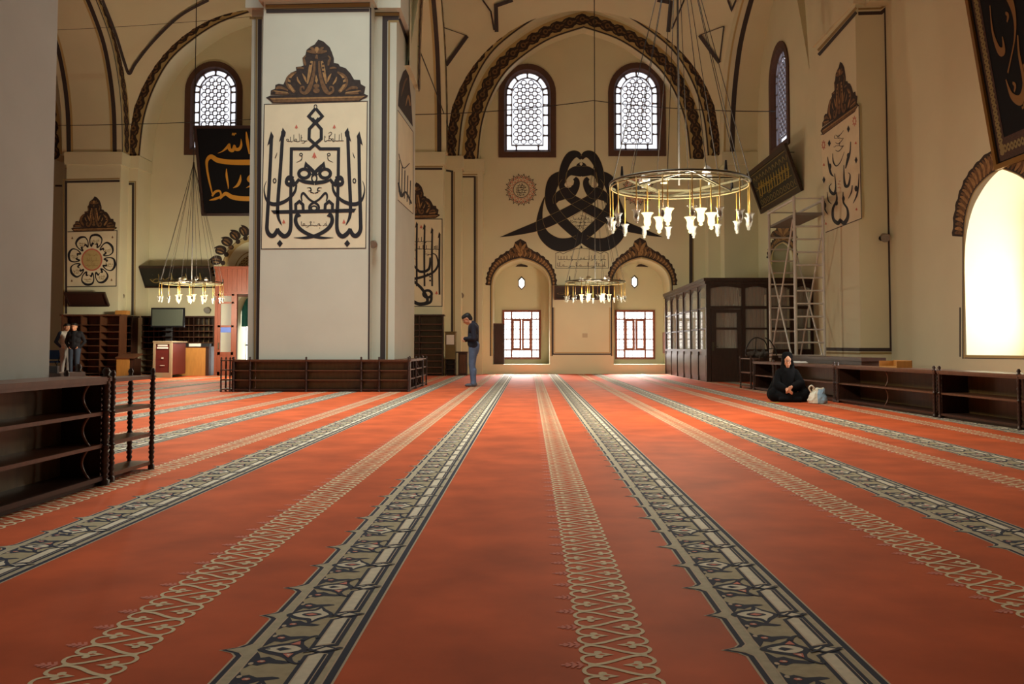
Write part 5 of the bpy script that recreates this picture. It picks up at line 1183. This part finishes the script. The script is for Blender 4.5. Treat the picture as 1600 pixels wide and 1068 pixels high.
# landscape board under the right wall window
pw = PXl(WR - .06); BL_, BR_ = pw.at(1190, 337), pw.at(1253, 294); TL_, TR_ = PXl(WR - .52).at(1167, 264), PXl(WR - .52).at(1237, 224)
yl_, yr_ = BL_.y, BR_.y; zb_ = (BL_.z + BR_.z) / 2; zt_ = (TL_.z + TR_.z) / 2
def dr5(d):
    for v in (.12, .88): d.rib([(.04, v), (.96, v)], .02, 0, smooth=False)
    for k in range(11): x = .08 + .084 * k; d.rib([(x, .3, .008), (x + .03, .2, .02), (x + .06, .28, .01)], None); d.ring(x + .03, .78, .028, .055, .012, 0, 10)
    for k in range(12): x = .1 + .066 * k; d.rib([(x, .64, .006), (x + .03, .6, .022), (x + .08, .38, .018), (x + .085, .34, .004)], None, 1); d.rib([(x, .42, .006), (x + .05, .46, .02), (x + .09, .44, .004)], None, 1)
    d.script(.08, .92, .62, .2, .012, 27, 1); d.script(.08, .92, .48, .2, .012, 28, 1)
board('hanging_board', 'wide green-black board with dense gold script tilted out below the right wall window', 'framed board', (WR - .52, yl_, zt_), (WR - .52, yr_, zt_), (WR - .06, yr_, zb_), (WR - .06, yl_, zb_), .14, [OLG, mat('yellow_lettering', (150, 126, 40), .5)], dr5, GREEN, DKF, wall='X', wp=WR)
# near tall board on the right wall
pw = PXl(WR - .06); BL_ = pw.at(1557, 266); a_ = PXl(WR - .55).at(1512, 12); yl_ = BL_.y; lean = (BL_.x - .0 - (1511 - CX) / F * yl_ * 1.0)
tl = PY(yl_).at(1510.5, 0); k_ = (tl.z + 1.2 - BL_.z) / (tl.z - BL_.z); TLx = BL_.x + (tl.x - BL_.x) * k_; TLz = tl.z + 1.2; yr_ = yl_ - 2.6
def dr6(d):
    d.lay = .002; d.rib([(.10, .06), (.90, .06), (.90, .93), (.10, .93)], .085, 1, smooth=False, closed=True); d.lay = .005
    for k in range(40):
        v = .04 + .9 * k / 39
        for u in (.10, .9): d.ring(u, v, .02, .008, .006, 2, 7)
    for k in range(22): u = .1 + .8 * k / 21; d.ring(u, .93, .014, .012, .006, 2, 7)
    f = lambda P: [(p[0], p[1], p[2]) for p in P]
    d.rib(f([(.24, .38, .006), (.22, .48, .02), (.25, .56, .036), (.30, .57, .03), (.31, .52, .008)]), None); d.rib(f([(.36, .34, .008), (.44, .40, .05), (.46, .48, .03), (.42, .56, .012), (.30, .66, .006)]), None)
    d.rib(f([(.27, .68, .008), (.30, .75, .03), (.38, .78, .04), (.44, .73, .03), (.44, .62, .02), (.46, .55, .012)]), None); d.rib(f([(.46, .66, .008), (.50, .72, .05), (.60, .74, .06), (.75, .70, .05), (.82, .6, .012)]), None)
    d.rib(f([(.55, .30, .01), (.60, .42, .05), (.70, .5, .05), (.80, .44, .02)]), None); d.rib(f([(.66, .1, .01), (.68, .25, .04), (.66, .38, .01)]), None); d.rib(f([(.2, .2, .02), (.4, .25, .05), (.6, .2, .02)]), None)
    for u, v in ((.38, .46), (.52, .58), (.56, .66), (.33, .72)): d.rib([(u, v - .015, .01), (u + .02, v, .02), (u, v + .02, .006)], None)
    d.script(.4, .62, .80, .05, .008, 37); d.ring(.52, .80, .05, .035, .01, 2)
    for k in range(9): t = 2 * pi * k / 9; d.ell(.44 + .045 * cos(t), .875 + .026 * sin(t), .022, .014, 2, 7)
    d.rib([(.44, .84), (.43, .92)], .01, 2, smooth=False)
board('hanging_board', 'large near black and gold board in a gold frame at the top right corner', 'framed board', (TLx, yl_, TLz), (TLx, yr_, TLz), (BL_.x, yr_, BL_.z), BL_, .085, [mat('dim_gilt', (128, 90, 34), .5, metal=.1), RUSTB, OLG], dr6, NIGHT, GOLDF, wall='X', wp=WR)
# small things on the walls
def notice(label, px0, px1, py0, py1, pl, m):
    a = MB(); P = [pl.at(px0, py0, .03), pl.at(px1, py0, .03), pl.at(px1, py1, .03), pl.at(px0, py1, .03)]; n = pl.n * .028
    a.add([*P, *[p - n for p in P]], [(0, 1, 2, 3), (7, 6, 5, 4), (0, 4, 5, 1), (1, 5, 6, 2), (2, 6, 7, 3), (3, 7, 4, 0)]); o = a.build('wall_plaque', m, origin=P[3]); tag(o, label, 'plaque')
notice('tiny grey plaque on the back wall between the two niches', 910, 918, 520.5, 527, pb, mat('grey_plaque', (186, 172, 140), .6))
def horn(label, pl, px, py, r, group='small wall lamps'):
    p = pl.at(px, py, 0); t = empty('wall_spotlight', p, label, 'spotlight', group); n = pl.n
    a = MB(); a.cyl(p, p + n * .04, r * .6, n=10); a.cyl(p + n * .03, p + n * .14, .018, n=6); a.build('bracket', BLACKM, t)
    b = p + n * .14 + V((0, 0, .02)); dr = (n + V((0, 0, -.5))).normalized(); a = MB(); a.cyl(b - dr * .06, b + dr * .10, r * .55, r, 12); a.build('housing', mat('grey_beige_metal', (128, 116, 96), .5), t)
    a = MB(); a.cyl(b + dr * .101, b + dr * .108, r * .9, n=12); a.build('lens', GLASS, t)
horn('small spotlight on the pillar recess, level with the foot of the mirrored calligraphy', PY(M1C), 586, 382, .09)
horn('small spotlight on the right pier, right of the slender calligraphy panel', PY(R1y0), 1377, 372, .10)
horn('small spotlight on the flower pier, right of the small brown board', PY(O2), 194, 462, .12)
horn('small spotlight on the wall pier above the praying man', PY(O1), 721, 461, .11)
horn('small spotlight on the back wall between the pigeonholes and the entrance door', PY(YB), 327, 484, .12)
# ---- cables
def cable(label, pts, r=.012):
    a = MB(); a.tube(pts, r, 5); o = a.build('cable', WIRE, origin=pts[0]); tag(o, label, 'cable')
def sag(p, q, s, n=12): p = V(p); q = V(q); return [p + (q - p) * (k / n) - V((0, 0, s * 4 * (k / n) * (1 - k / n))) for k in range(n + 1)]
ct_ = PY(28.2)
cable('thin dark cable stretched across the main bay in front of the lattice windows', sag(ct_.at(640, 179), ct_.at(927, 157), .1) + sag(ct_.at(927, 157), PXl(WR).at(1212, 174), .1)[1:], .014)
cable('dark cable slanting down from the pillar capital to the wall pier', [PXr(M1[1] + .12).at(653, 72), PY(26.5).at(676, 130), PY(PF - .1).at(694, 178), PY(O2 - .08).at(712, 236)], .016)
cable('thin dark cable across the left bay arch', sag(PY(28.2).at(60, 196), PY(28.2).at(400, 186), .05), .012)
cable('thin pale wire high across the left bay', sag(PY(27).at(60, 48), PY(27).at(392, 26), .05), .007)
# ================================================================ chandeliers
BULB = emit('lit_bulb', (255, 214, 140), 30.0); LIT = emit('lit_glass_shade', (255, 226, 162), 2.4); ROD = mat('brass_rod', (190, 150, 70), .4, metal=.3)
def lamp(parent, x, y, drop, lit, z=0):
    a = MB(); a.tube([(x, y, z), (x, y, z - drop + .09)], .008, 5); r_ = a.build('lamp_rod', ROD, parent, local=True)
    zc = z - drop; a = MB(); a.lathe([(.008, zc - .075), (.022, zc - .06), (.014, zc - .045), (.03, zc - .03), (.036, zc + .0), (.032, zc + .04), (.04, zc + .07), (.062, zc + .095), (.058, zc + .095), (.036, zc + .07), (.027, zc + .03)], (x, y, 0), 10)
    if lit: a.v = [(x + (p[0] - x) * 1.35, y + (p[1] - y) * 1.35, zc + (p[2] - zc) * 1.3) for p in a.v]
    g = a.build('glass_shade', LIT if lit else GLASS, r_, local=True)
    a = MB(); a.lathe([(.004, zc - .03), (.02, zc - .015), (.026, zc + .01), (.018, zc + .04), (.011, zc + .06)], (x, y, 0), 8); a.build('bulb', BULB if lit else mat('unlit_bulb', (110, 104, 88), .3), r_, local=True)
def chandelier(loc, label, apex):
    t = empty('chandelier', loc, label, 'chandelier', 'ring chandeliers'); R = .91; n = 36
    a = MB(); a.tube([(R * cos(2 * pi * k / n), R * sin(2 * pi * k / n), 0) for k in range(n)], .016, 6, closed=True); a.build('outer_ring', BRASS, t, local=True)
    a = MB(); a.tube([(R * .985 * cos(2 * pi * k / n), R * .985 * sin(2 * pi * k / n), -.045) for k in range(n)], .009, 5, closed=True); a.build('lower_ring', mat('pale_brass', (150, 132, 92), .45, metal=.3), t, local=True)
    a = MB()
    for s in (0, pi / 3):
        P = [V((R * cos(s + 2 * pi * k / 3 + pi / 6), R * sin(s + 2 * pi * k / 3 + pi / 6), -.01)) for k in range(3)]
        for k in range(3): a.bar(P[k], P[(k + 1) % 3], .02, .02)
    P = [V((R * .52 * cos(pi / 3 * k), R * .52 * sin(pi / 3 * k), -.01)) for k in range(6)]
    for k in range(6): a.bar(P[k], P[(k + 1) % 6], .02, .02)
    a.build('star_frame', BRASS, t, local=True)
    a = MB()
    for k in range(12): c_, s_ = cos(2 * pi * k / 12 + .2), sin(2 * pi * k / 12 + .2); a.tube([(R * c_, R * s_, 0), (.02 * c_, .02 * s_, apex)], .0055, 4)
    a.build('suspension_wires', WIRE, t, local=True)
    a = MB(); a.cyl((0, 0, apex - .1), (0, 0, apex + .1), .045, .02, 8); a.tube([(0, 0, -.02), (0, 0, ZTOP - .3 - loc[2] if loc[1] < 20 else 13.6 - loc[2])], .014, 6); a.build('hanger_cable', WIRE, t, local=True)
    for k in range(4): c_, s_ = cos(pi / 2 * k + .5), sin(pi / 2 * k + .5); a = MB(); a.cyl((R * c_, R * s_, .02), (R * c_, R * s_, .14), .022, .012, 7); a.build('tensioner', BLACKM, t, local=True)
    for k in range(16): an = 2 * pi * k / 16; lamp(t, R * cos(an), R * sin(an), .5, False, -.04)
    for k in range(6): an = pi / 3 * k; lamp(t, .42 * cos(an), .42 * sin(an), .5, True, -.01)
    for k, (x, y) in enumerate(((-.45, .25), (-.38, .3), (.28, -.35), (.42, .1))):
        a = MB(); a.cyl((x, y, .0), (x, y, .06), .012, n=6); dr = V((.3 * (-1) ** k, -.5, .35)).normalized(); b = V((x, y, .09)); a.cyl(b - dr * .05, b + dr * .06, .03, .055, 10); a.build('spotlight', WHITE, t, local=True)
    a = MB(); a.sph((-.21, -.1, .09), .085, 12); a.cyl((-.21, -.1, -.01), (-.21, -.1, .02), .05, n=10); a.build('globe', mat('opal_globe', (206, 198, 170), .3), t, local=True)
    l = bpy.data.lights.new('chandelier_light', 'POINT'); l.energy = CH_W; l.color = (1.0, .89, .66); l.shadow_soft_size = .25
    o = bpy.data.objects.new('chandelier_light', l); COL.objects.link(o); o.parent = t; o.location = (0, 0, -.62)
    return t
CH_W = 290
p = PY(11.3).at(1061, 287); CH1 = chandelier(p, 'large ring chandelier of glass lamps hanging nearest, before the right wall', 3.6)
p2 = PY(26.3).at(930, 440)
def recopy(src, loc, label, ztop):
    c = copy_tree(src); c.location = loc; c['label'] = label
    for ch in c.children:
        if ch.name.startswith('hanger_cable'):
            ch.data = ch.data.copy(); zm_ = max(v.co.z for v in ch.data.vertices)
            for v in ch.data.vertices:
                if v.co.z > 5: v.co.z += (ztop - loc[2]) - zm_
    return c
recopy(CH1, p2, 'far ring chandelier hanging between the two wall niches', 14.6)
p3 = PY(26.3).at(299.5, 441); recopy(CH1, p3, 'far left ring chandelier hanging beside the entrance', 14.6)

for ch_, e_ in ((bpy.data.objects['chandelier.001'], 250), (bpy.data.objects['chandelier.002'], 560)):   # the far lamps burn at their own strength
    for o in ch_.children:
        if o.type == 'LIGHT': o.data = o.data.copy(); o.data.energy = e_
# ================================================================ people
SKIN = mat('skin', (222, 164, 130), .55); HAIR = mat('black_hair', (26, 22, 22), .6); NAVY = mat('navy_jumper', (34, 36, 50), .85, var=.1, scale=20)
JEANS = mat('blue_jeans', (92, 112, 142), .85, var=.18, scale=9); CHADOR = mat('black_chador', (7, 7, 9), .9, spec=.2); SOCK = mat('grey_socks', (96, 100, 108), .9)
def soft(mb, name, m, parent, vox=.012, it=3, label=None):
    o = mb.build(name, m, parent, local=parent is not None)
    r = o.modifiers.new('remesh', 'REMESH'); r.mode = 'VOXEL'; r.voxel_size = vox; r.use_smooth_shade = True
    if it: s_ = o.modifiers.new('smooth', 'SMOOTH'); s_.iterations = it; s_.factor = .5
    if label: o['label'] = label
    return o
def hand(mb, wrist, dirv, side, palm_n, L=.095, curl=.35, sp=.018):
    "palm with five curled fingers; dirv towards the fingertips, side towards the thumb, palm_n out of the palm"
    w = V(wrist); d = V(dirv).normalized(); s = V(side).normalized(); n = V(palm_n).normalized(); P = w + d * L * .95
    mb.caps(w, w + d * .03, .026, .028, 8)
    for k in range(4): mb.caps(w + d * .03 + s * (k - 1.5) * sp * .8, P + s * (k - 1.5) * sp, .017, .014, 8)
    for k, f in enumerate((.78, .95, 1.0, .9)):
        b = P + s * (k - 1.5) * sp; l = .075 * f; m1 = b + (d * cos(curl) + n * sin(curl)) * l * .5; m2 = m1 + (d * cos(curl * 2.4) + n * sin(curl * 2.4)) * l * .32; m3 = m2 + (d * cos(curl * 3.5) + n * sin(curl * 3.5)) * l * .25
        mb.caps(b, m1, .0105, .0095, 7); mb.caps(m1, m2, .0095, .009, 7); mb.caps(m2, m3, .009, .0075, 7)
    b = w + d * .03 + s * .028; m1 = b + (s * .7 + d * .7 + n * .2).normalized() * .04; mb.caps(b, m1, .014, .012, 7); mb.caps(m1, m1 + (d + n * .4).normalized() * .032, .012, .009, 7)
def head(mb, c, fwd, up, r=.098):
    "cranium, jaw, nose, lips, brow, ears joined to one head"
    c = V(c); f = V(fwd).normalized(); u = V(up).normalized(); s = f.cross(u).normalized()
    q = lambda a, b, e: c + f * a + u * b + s * e
    mb.caps(q(-.028, .03, 0), q(.022, .035, 0), .088, .080, 12); mb.caps(q(.02, -.03, 0), q(.045, -.08, 0), .062, .042, 10); mb.caps(q(.055, -.095, -.014), q(.055, -.095, .014), .024, .024, 8)
    mb.caps(q(.075, .032, -.03), q(.075, .032, .03), .018, .018, 8)
    mb.caps(q(.092, .018, 0), q(.112, -.026, 0), .009, .014, 8); mb.caps(q(.1, -.03, -.012), q(.1, -.03, .012), .009, .009, 6)
    mb.caps(q(.090, -.056, -.02), q(.090, -.056, .02), .009, .009, 6); mb.caps(q(.088, -.070, -.017), q(.088, -.070, .017), .009, .009, 6)
    for e in (-1, 1): mb.caps(q(-.005, .02, .083 * e), q(-.015, -.03, .078 * e), .018, .012, 8); mb.caps(q(.06, -.02, .04 * e), q(.03, -.05, .052 * e), .026, .024, 8)
    return q
def eyes(q, parent):
    for e in (-1, 1):
        a = MB(); p = q(.086, .008, .031 * e); a.sph(p, .010, 8); a.build('eye', mat('eye_white', (225, 220, 212), .3), parent, local=True)
        a = MB(); p = q(.0945, .008, .031 * e); a.sph(p, .0048, 6); a.build('pupil', HAIR, parent, local=True)
        a = MB(); a.caps(q(.093, .036, .014 * e), q(.085, .038, .048 * e), .006, .004, 6); a.build('eyebrow', HAIR, parent, local=True)
def standing(name, label, loc, rz, top, legs, topm, legm, bow=0.0, pose='clasp', vox=.012, sock=SOCK, short=1.0, group=None, sleeve=None):
    "x forward, y to the left, z up"
    hip = .92; sh = 1.40; hx = .02
    HC = (.045 + .11 * bow, 0, 1.595 - .045 * bow); fwd = (cos(-.75 * bow), 0, sin(-.75 * bow)); up = (sin(.75 * bow), 0, cos(.75 * bow))
    b = MB(); q = head(b, HC, fwd, up); b.caps((-.01, 0, 1.40), (HC[0] - .03, 0, HC[2] - .03), .06, .056, 10)
    arms = []
    for s in (-1, 1):
        S = (-.01, .18 * s, sh)
        if pose == 'clasp': E = (-.035, .245 * s, 1.10); W = (.20, .045 * s, 1.085 + .02 * s)
        elif pose == 'side': E = (-.03, .25 * s, 1.12); W = (.06, .26 * s, .88)
        else: E = (-.06, .29 * s, 1.12); W = (.03, .17 * s, .95)
        arms.append((S, E, W)); 
    def limb(k, mb=b):
        pass
    def torso(mb, g):
        mb.caps((-.015, -.10, 1.33), (-.015, .10, 1.33), .105 + g, .105 + g, 12); mb.caps((.0, -.075, 1.15), (.0, .075, 1.15), .105 + g, .105 + g, 12); mb.caps((.0, -.07, .98), (.0, .07, .98), .105 + g, .105 + g, 12)
        mb.caps((-.015, -.155, 1.395), (-.015, .155, 1.395), .055 + g, .055 + g, 10); mb.caps((0, 0, 1.0), (-.01, 0, 1.36), .12 + g, .115 + g, 12); mb.caps((-.01, 0, 1.4), (.0, 0, 1.455), .07 + g, .058 + g, 10)
    def leg(mb, g, z0=.09):
        mb.caps((-.03, -.06, .95), (-.03, .06, .95), .11 + g, .11 + g, 12)
        for s in (-1, 1):
            mb.caps((-.005, .088 * s, hip), (.02, .095 * s, .50), .092 + g, .062 + g, 12); mb.caps((.02, .095 * s, .50), (-.015, .10 * s, z0), .060 + g, .044 + g, 12); mb.caps((-.045, .085 * s, .90), (-.03, .085 * s, .80), .09 + g, .08 + g, 10); mb.caps((-.012, .098 * s, .38), (-.012, .098 * s, .28), .055 + g, .05 + g, 10)
    def foot(mb, g):
        for s in (-1, 1): mb.caps((-.05, .10 * s, .045 + g), (-.015, .10 * s, .10), .04 + g, .042 + g, 10); mb.caps((-.05, .10 * s, .034 + g), (.14, .115 * s, .028 + g), .034 + g, .03 + g, 10); mb.caps((.05, .10 * s, .03 + g), (.155, .10 * s, .024 + g), .03 + g, .022 + g, 8)
    torso(b, -.01); leg(b, -.012); foot(b, -.004)
    for i, (S, E, W) in enumerate(arms):
        s = -1 if i == 0 else 1; b.caps(S, E, .05, .04, 10); b.caps(E, W, .04, .029, 10); wv = (V(W) - V(E)).normalized()
        if pose == 'clasp': hand(b, W, (.35, -.9 * s, -.1), (.55, .2 * s, .8), (-.8, -.25 * s, 0), curl=.45)
        elif pose == 'side': hand(b, W, (.1, 0, -1), (1, 0, 0), (0, -s, 0), curl=.4)
        else: hand(b, W, (.5, -.6 * s, -.5), (.5, 0, .6), (-.6, -.6 * s, 0), curl=.5)
    root = soft(b, name, SKIN, None, vox); root.location = loc; root.rotation_euler = (0, 0, rz); root.scale = (short, short, short)
    tag(root, label, 'person', group)
    eyes(q, root)
    h = MB(); c = V(HC); f = V(fwd); u = V(up); sd = f.cross(u)
    h.caps(c - f * .042 + u * .045, c + f * .012 + u * .058, .092, .083, 12); h.caps(c - f * .06 - u * .02, c - f * .05 + u * .04, .07, .08, 12); h.caps(c + f * .045 + u * .085 - sd * .03, c + f * .045 + u * .085 + sd * .03, .045, .045, 10)
    for e in (-1, 1): h.caps(c + sd * .066 * e - f * .02 + u * .045, c + sd * .070 * e - f * .03 + u * .0, .03, .018, 8)
    soft(h, 'hair', HAIR, root, .012, 2)
    a = MB(); torso(a, .014)
    for z in (.93,): a.caps((-.015, -.085, z + .02), (-.015, .085, z + .02), .122, .122, 12)
    for S, E, W in arms:
        if sleeve is None: a.caps(S, E, .066, .055, 10); a.caps(E, V(E).lerp(V(W), .93), .055, .042, 10)
    soft(a, top, topm, root, vox, 3)
    if sleeve is not None:
        for S, E, W in arms: a = MB(); a.caps(S, E, .066, .055, 10); a.caps(E, V(E).lerp(V(W), .93), .055, .042, 10); soft(a, 'sleeve', sleeve, root, vox, 2)
    a = MB(); leg(a, .014, .075); 
    for s in (-1, 1): a.caps((-.012, .10 * s, .12), (-.01, .10 * s, .075), .062, .066, 12)
    soft(a, legs, legm, root, vox, 3)
    for s in (-1, 1):
        a = MB(); a.caps((-.05, .10 * s, .05), (-.015, .10 * s, .09), .044, .045, 10); a.caps((-.05, .10 * s, .040), (.14, .115 * s, .034), .04, .034, 10); a.caps((.05, .10 * s, .036), (.155, .10 * s, .03), .036, .028, 8); soft(a, 'sock', sock, root, .010, 2)
    return root
p = fl(739, 603.5)
standing('person', 'man in dark jumper and blue jeans standing in prayer, head bowed, hands clasped', (p.x, p.y, 0), pi, 'jumper', 'jeans', NAVY, JEANS, bow=.85, pose='clasp', vox=.0105, short=1.04)
Yp = 27.9; WH = mat('white_shirt', (196, 190, 182), .85); GREYT = mat('pale_trousers', (168, 166, 164), .85); DJ = mat('dark_jeans', (58, 72, 92), .85, var=.15)
standing('person', 'person in pale top with navy sleeves and pale trousers, before the tall brown bookcase', (X(97, 560, Yp), Yp + .2, 0), -.6, 'pale_top', 'pale_trousers', WH, GREYT, bow=.15, pose='hip', vox=.015, sleeve=mat('navy_sleeve', (34, 50, 78), .85))
standing('person', 'person in a black jumper and jeans standing before the tall brown bookcase at far left', (X(122.5, 560, Yp), Yp - .25, 0), -1.5, 'black_jumper', 'dark_jeans', mat('black_jumper', (24, 26, 34), .85), DJ, bow=.1, pose='hip', vox=.015)
# ---- woman in black, seated on the carpet
p = fl(1243, 629); LW = (p.x, p.y + .42, 0)
b = MB(); q = head(b, (0, .02, .70), (0, -1, -.06), (0, -.06, 1)); b.caps((0, .06, .50), (0, .05, .66), .055, .055, 10); b.caps((-.10, .07, .40), (.10, .07, .40), .10, .10, 12); b.caps((0, .10, .14), (0, .07, .40), .15, .12, 12); b.caps((-.12, .07, .47), (.12, .07, .47), .05, .05, 10)
arm = [((-.17, .07, .46), (-.25, -.10, .27), (-.095, -.31, .225)), ((.17, .07, .46), (.26, -.10, .30), (.035, -.32, .265))]
for (S, E, W), s in zip(arm, (-1, 1)):
    b.caps(S, E, .045, .04, 10); b.caps(E, W, .038, .03, 10); b.caps((.09 * s, .1, .11), (.33 * s, -.16, .13), .09, .07, 10); b.caps((.33 * s, -.16, .12), (-.05 * s, -.27, .06), .065, .045, 10)
hand(b, arm[0][2], (.75, -.35, -.35), (.2, -.5, .8), (.6, .5, -.5), curl=.5); hand(b, arm[1][2], (-.7, -.3, -.62), (-.2, -.6, .8), (-.6, .6, -.4), curl=.5)
wm = soft(b, 'person', SKIN, None, .0095, 2); wm.location = LW; wm.rotation_euler = (0, 0, -.16); wm.scale = (.78, .9, 1.0)
tag(wm, 'woman in a black chador seated on the carpet with folded hands', 'person'); eyes(q, wm)
c = MB()
for k in range(14):                       # hood, open at the face
    an = radians(-52 + 284 * k / 13 * 1.0); 
for e in (-1, 1):
    c.caps((.085 * e, .0, .72), (.10 * e, .02, .60), .034, .055, 10); c.caps((.10 * e, .02, .60), (.07 * e, -.02, .52), .055, .06, 10)
c.caps((-.035, .035, .775), (.035, .035, .775), .088, .088, 12); c.caps((-.06, -.035, .768), (.06, -.035, .768), .034, .034, 10); c.caps((0, .09, .70), (0, .12, .52), .10, .13, 12)
c.caps((-.055, -.045, .505), (.055, -.045, .505), .062, .062, 10)
c.caps((-.15, .08, .45), (.15, .08, .45), .125, .125, 12); c.caps((0, .10, .14), (0, .07, .42), .27, .20, 14); c.caps((-.02, -.05, .2), (0, 0, .42), .16, .15, 12)
for (S, E, W), s in zip(arm, (-1, 1)):
    c.caps(S, E, .105, .10, 12); c.caps(E, V(E).lerp(V(W), .86), .095, .06, 12); c.caps((.22 * s, .1, .12), (.34 * s, -.14, .125), .12, .115, 12); c.caps((.34 * s, -.16, .10), (-.02 * s, -.27, .075), .095, .075, 12); c.caps((.30 * s, .12, .10), (.2 * s, .3, .09), .12, .09, 10); c.caps(V(S) + V((.02 * s, .03, -.1)), (.34 * s, .12, .12), .12, .11, 12)
c.caps((.30, .10, .20), (.42, .10, .10), .12, .10, 10); c.caps((-.2, -.3, .045), (.22, -.3, .045), .045, .045, 10)
soft(c, 'chador', CHADOR, wm, .014, 4)
a = MB(); 
for e in (-1, 1):
    n = 12; P = [q(.108, .006 + .017 * sin(2 * pi * k / n), .031 * e + .022 * cos(2 * pi * k / n)) for k in range(n)]; a.tube(P, .0022, 4, closed=True)
a.tube([q(.11, .008, -.009), q(.114, .010, 0), q(.11, .008, .009)], .0022, 4); a.build('spectacles', BLACKM, wm, local=True)
# plastic bag
p = fl(1281, 631); t = empty('carrier_bag', (p.x, p.y + .12, 0), 'crumpled white and pale blue plastic carrier bag on the carpet right of the seated woman', 'bag')
BW = mat('white_plastic', (216, 214, 196), .4); BB = mat('blue_plastic', (150, 182, 206), .4)
rr = random.Random(9); a = MB(); n = 18; L = []
for j, (z, sx, sy) in enumerate(((.0, .10, .07), (.012, .15, .10), (.06, .165, .105), (.12, .15, .09), (.17, .12, .07), (.21, .10, .045), (.245, .105, .03), (.26, .08, .02))):
    for k in range(n):
        an = 2 * pi * k / n; f_ = 1 + rr.uniform(-.10, .10) * (1 if j else 0); L.append((sx * cos(an) * f_ + .02 * (j > 4), sy * sin(an) * f_, max(0, z + rr.uniform(-.012, .012) * (j > 1))))
fs = []; ms = []
for j in range(7):
    for k in range(n): fs.append((j * n + k, j * n + (k + 1) % n, (j + 1) * n + (k + 1) % n, (j + 1) * n + k)); ms.append(1 if (k >= 13 or k <= 4) and j < 6 else 0)
fs.append(tuple(range(n))[::-1]); ms.append(0); fs.append(tuple(7 * n + k for k in range(n))); ms.append(0)
a.add(L, fs); a.m = ms; a.build('bag_body', [BW, BB], t, local=True)
a = MB(); a.tube(catmull([(-.10, -.01, .18), (-.14, -.015, .26), (-.10, -.02, .30), (-.05, -.02, .25)], 5), .014, 6); a.build('handle', BW, t, local=True)
p = fl(1208, 629.5); a = MB(); a.bx(-.10, .10, -.03, .03, 0, .006); a.bx(.06, .10, -.025, .025, .006, .012); o = a.build('yellow_strip', mat('yellow_paper', (176, 164, 70), .7)); o.location = (p.x - .0, p.y + .02, .006); tag(o, 'small yellow strip lying on the carpet at the left of the seated woman', 'paper')
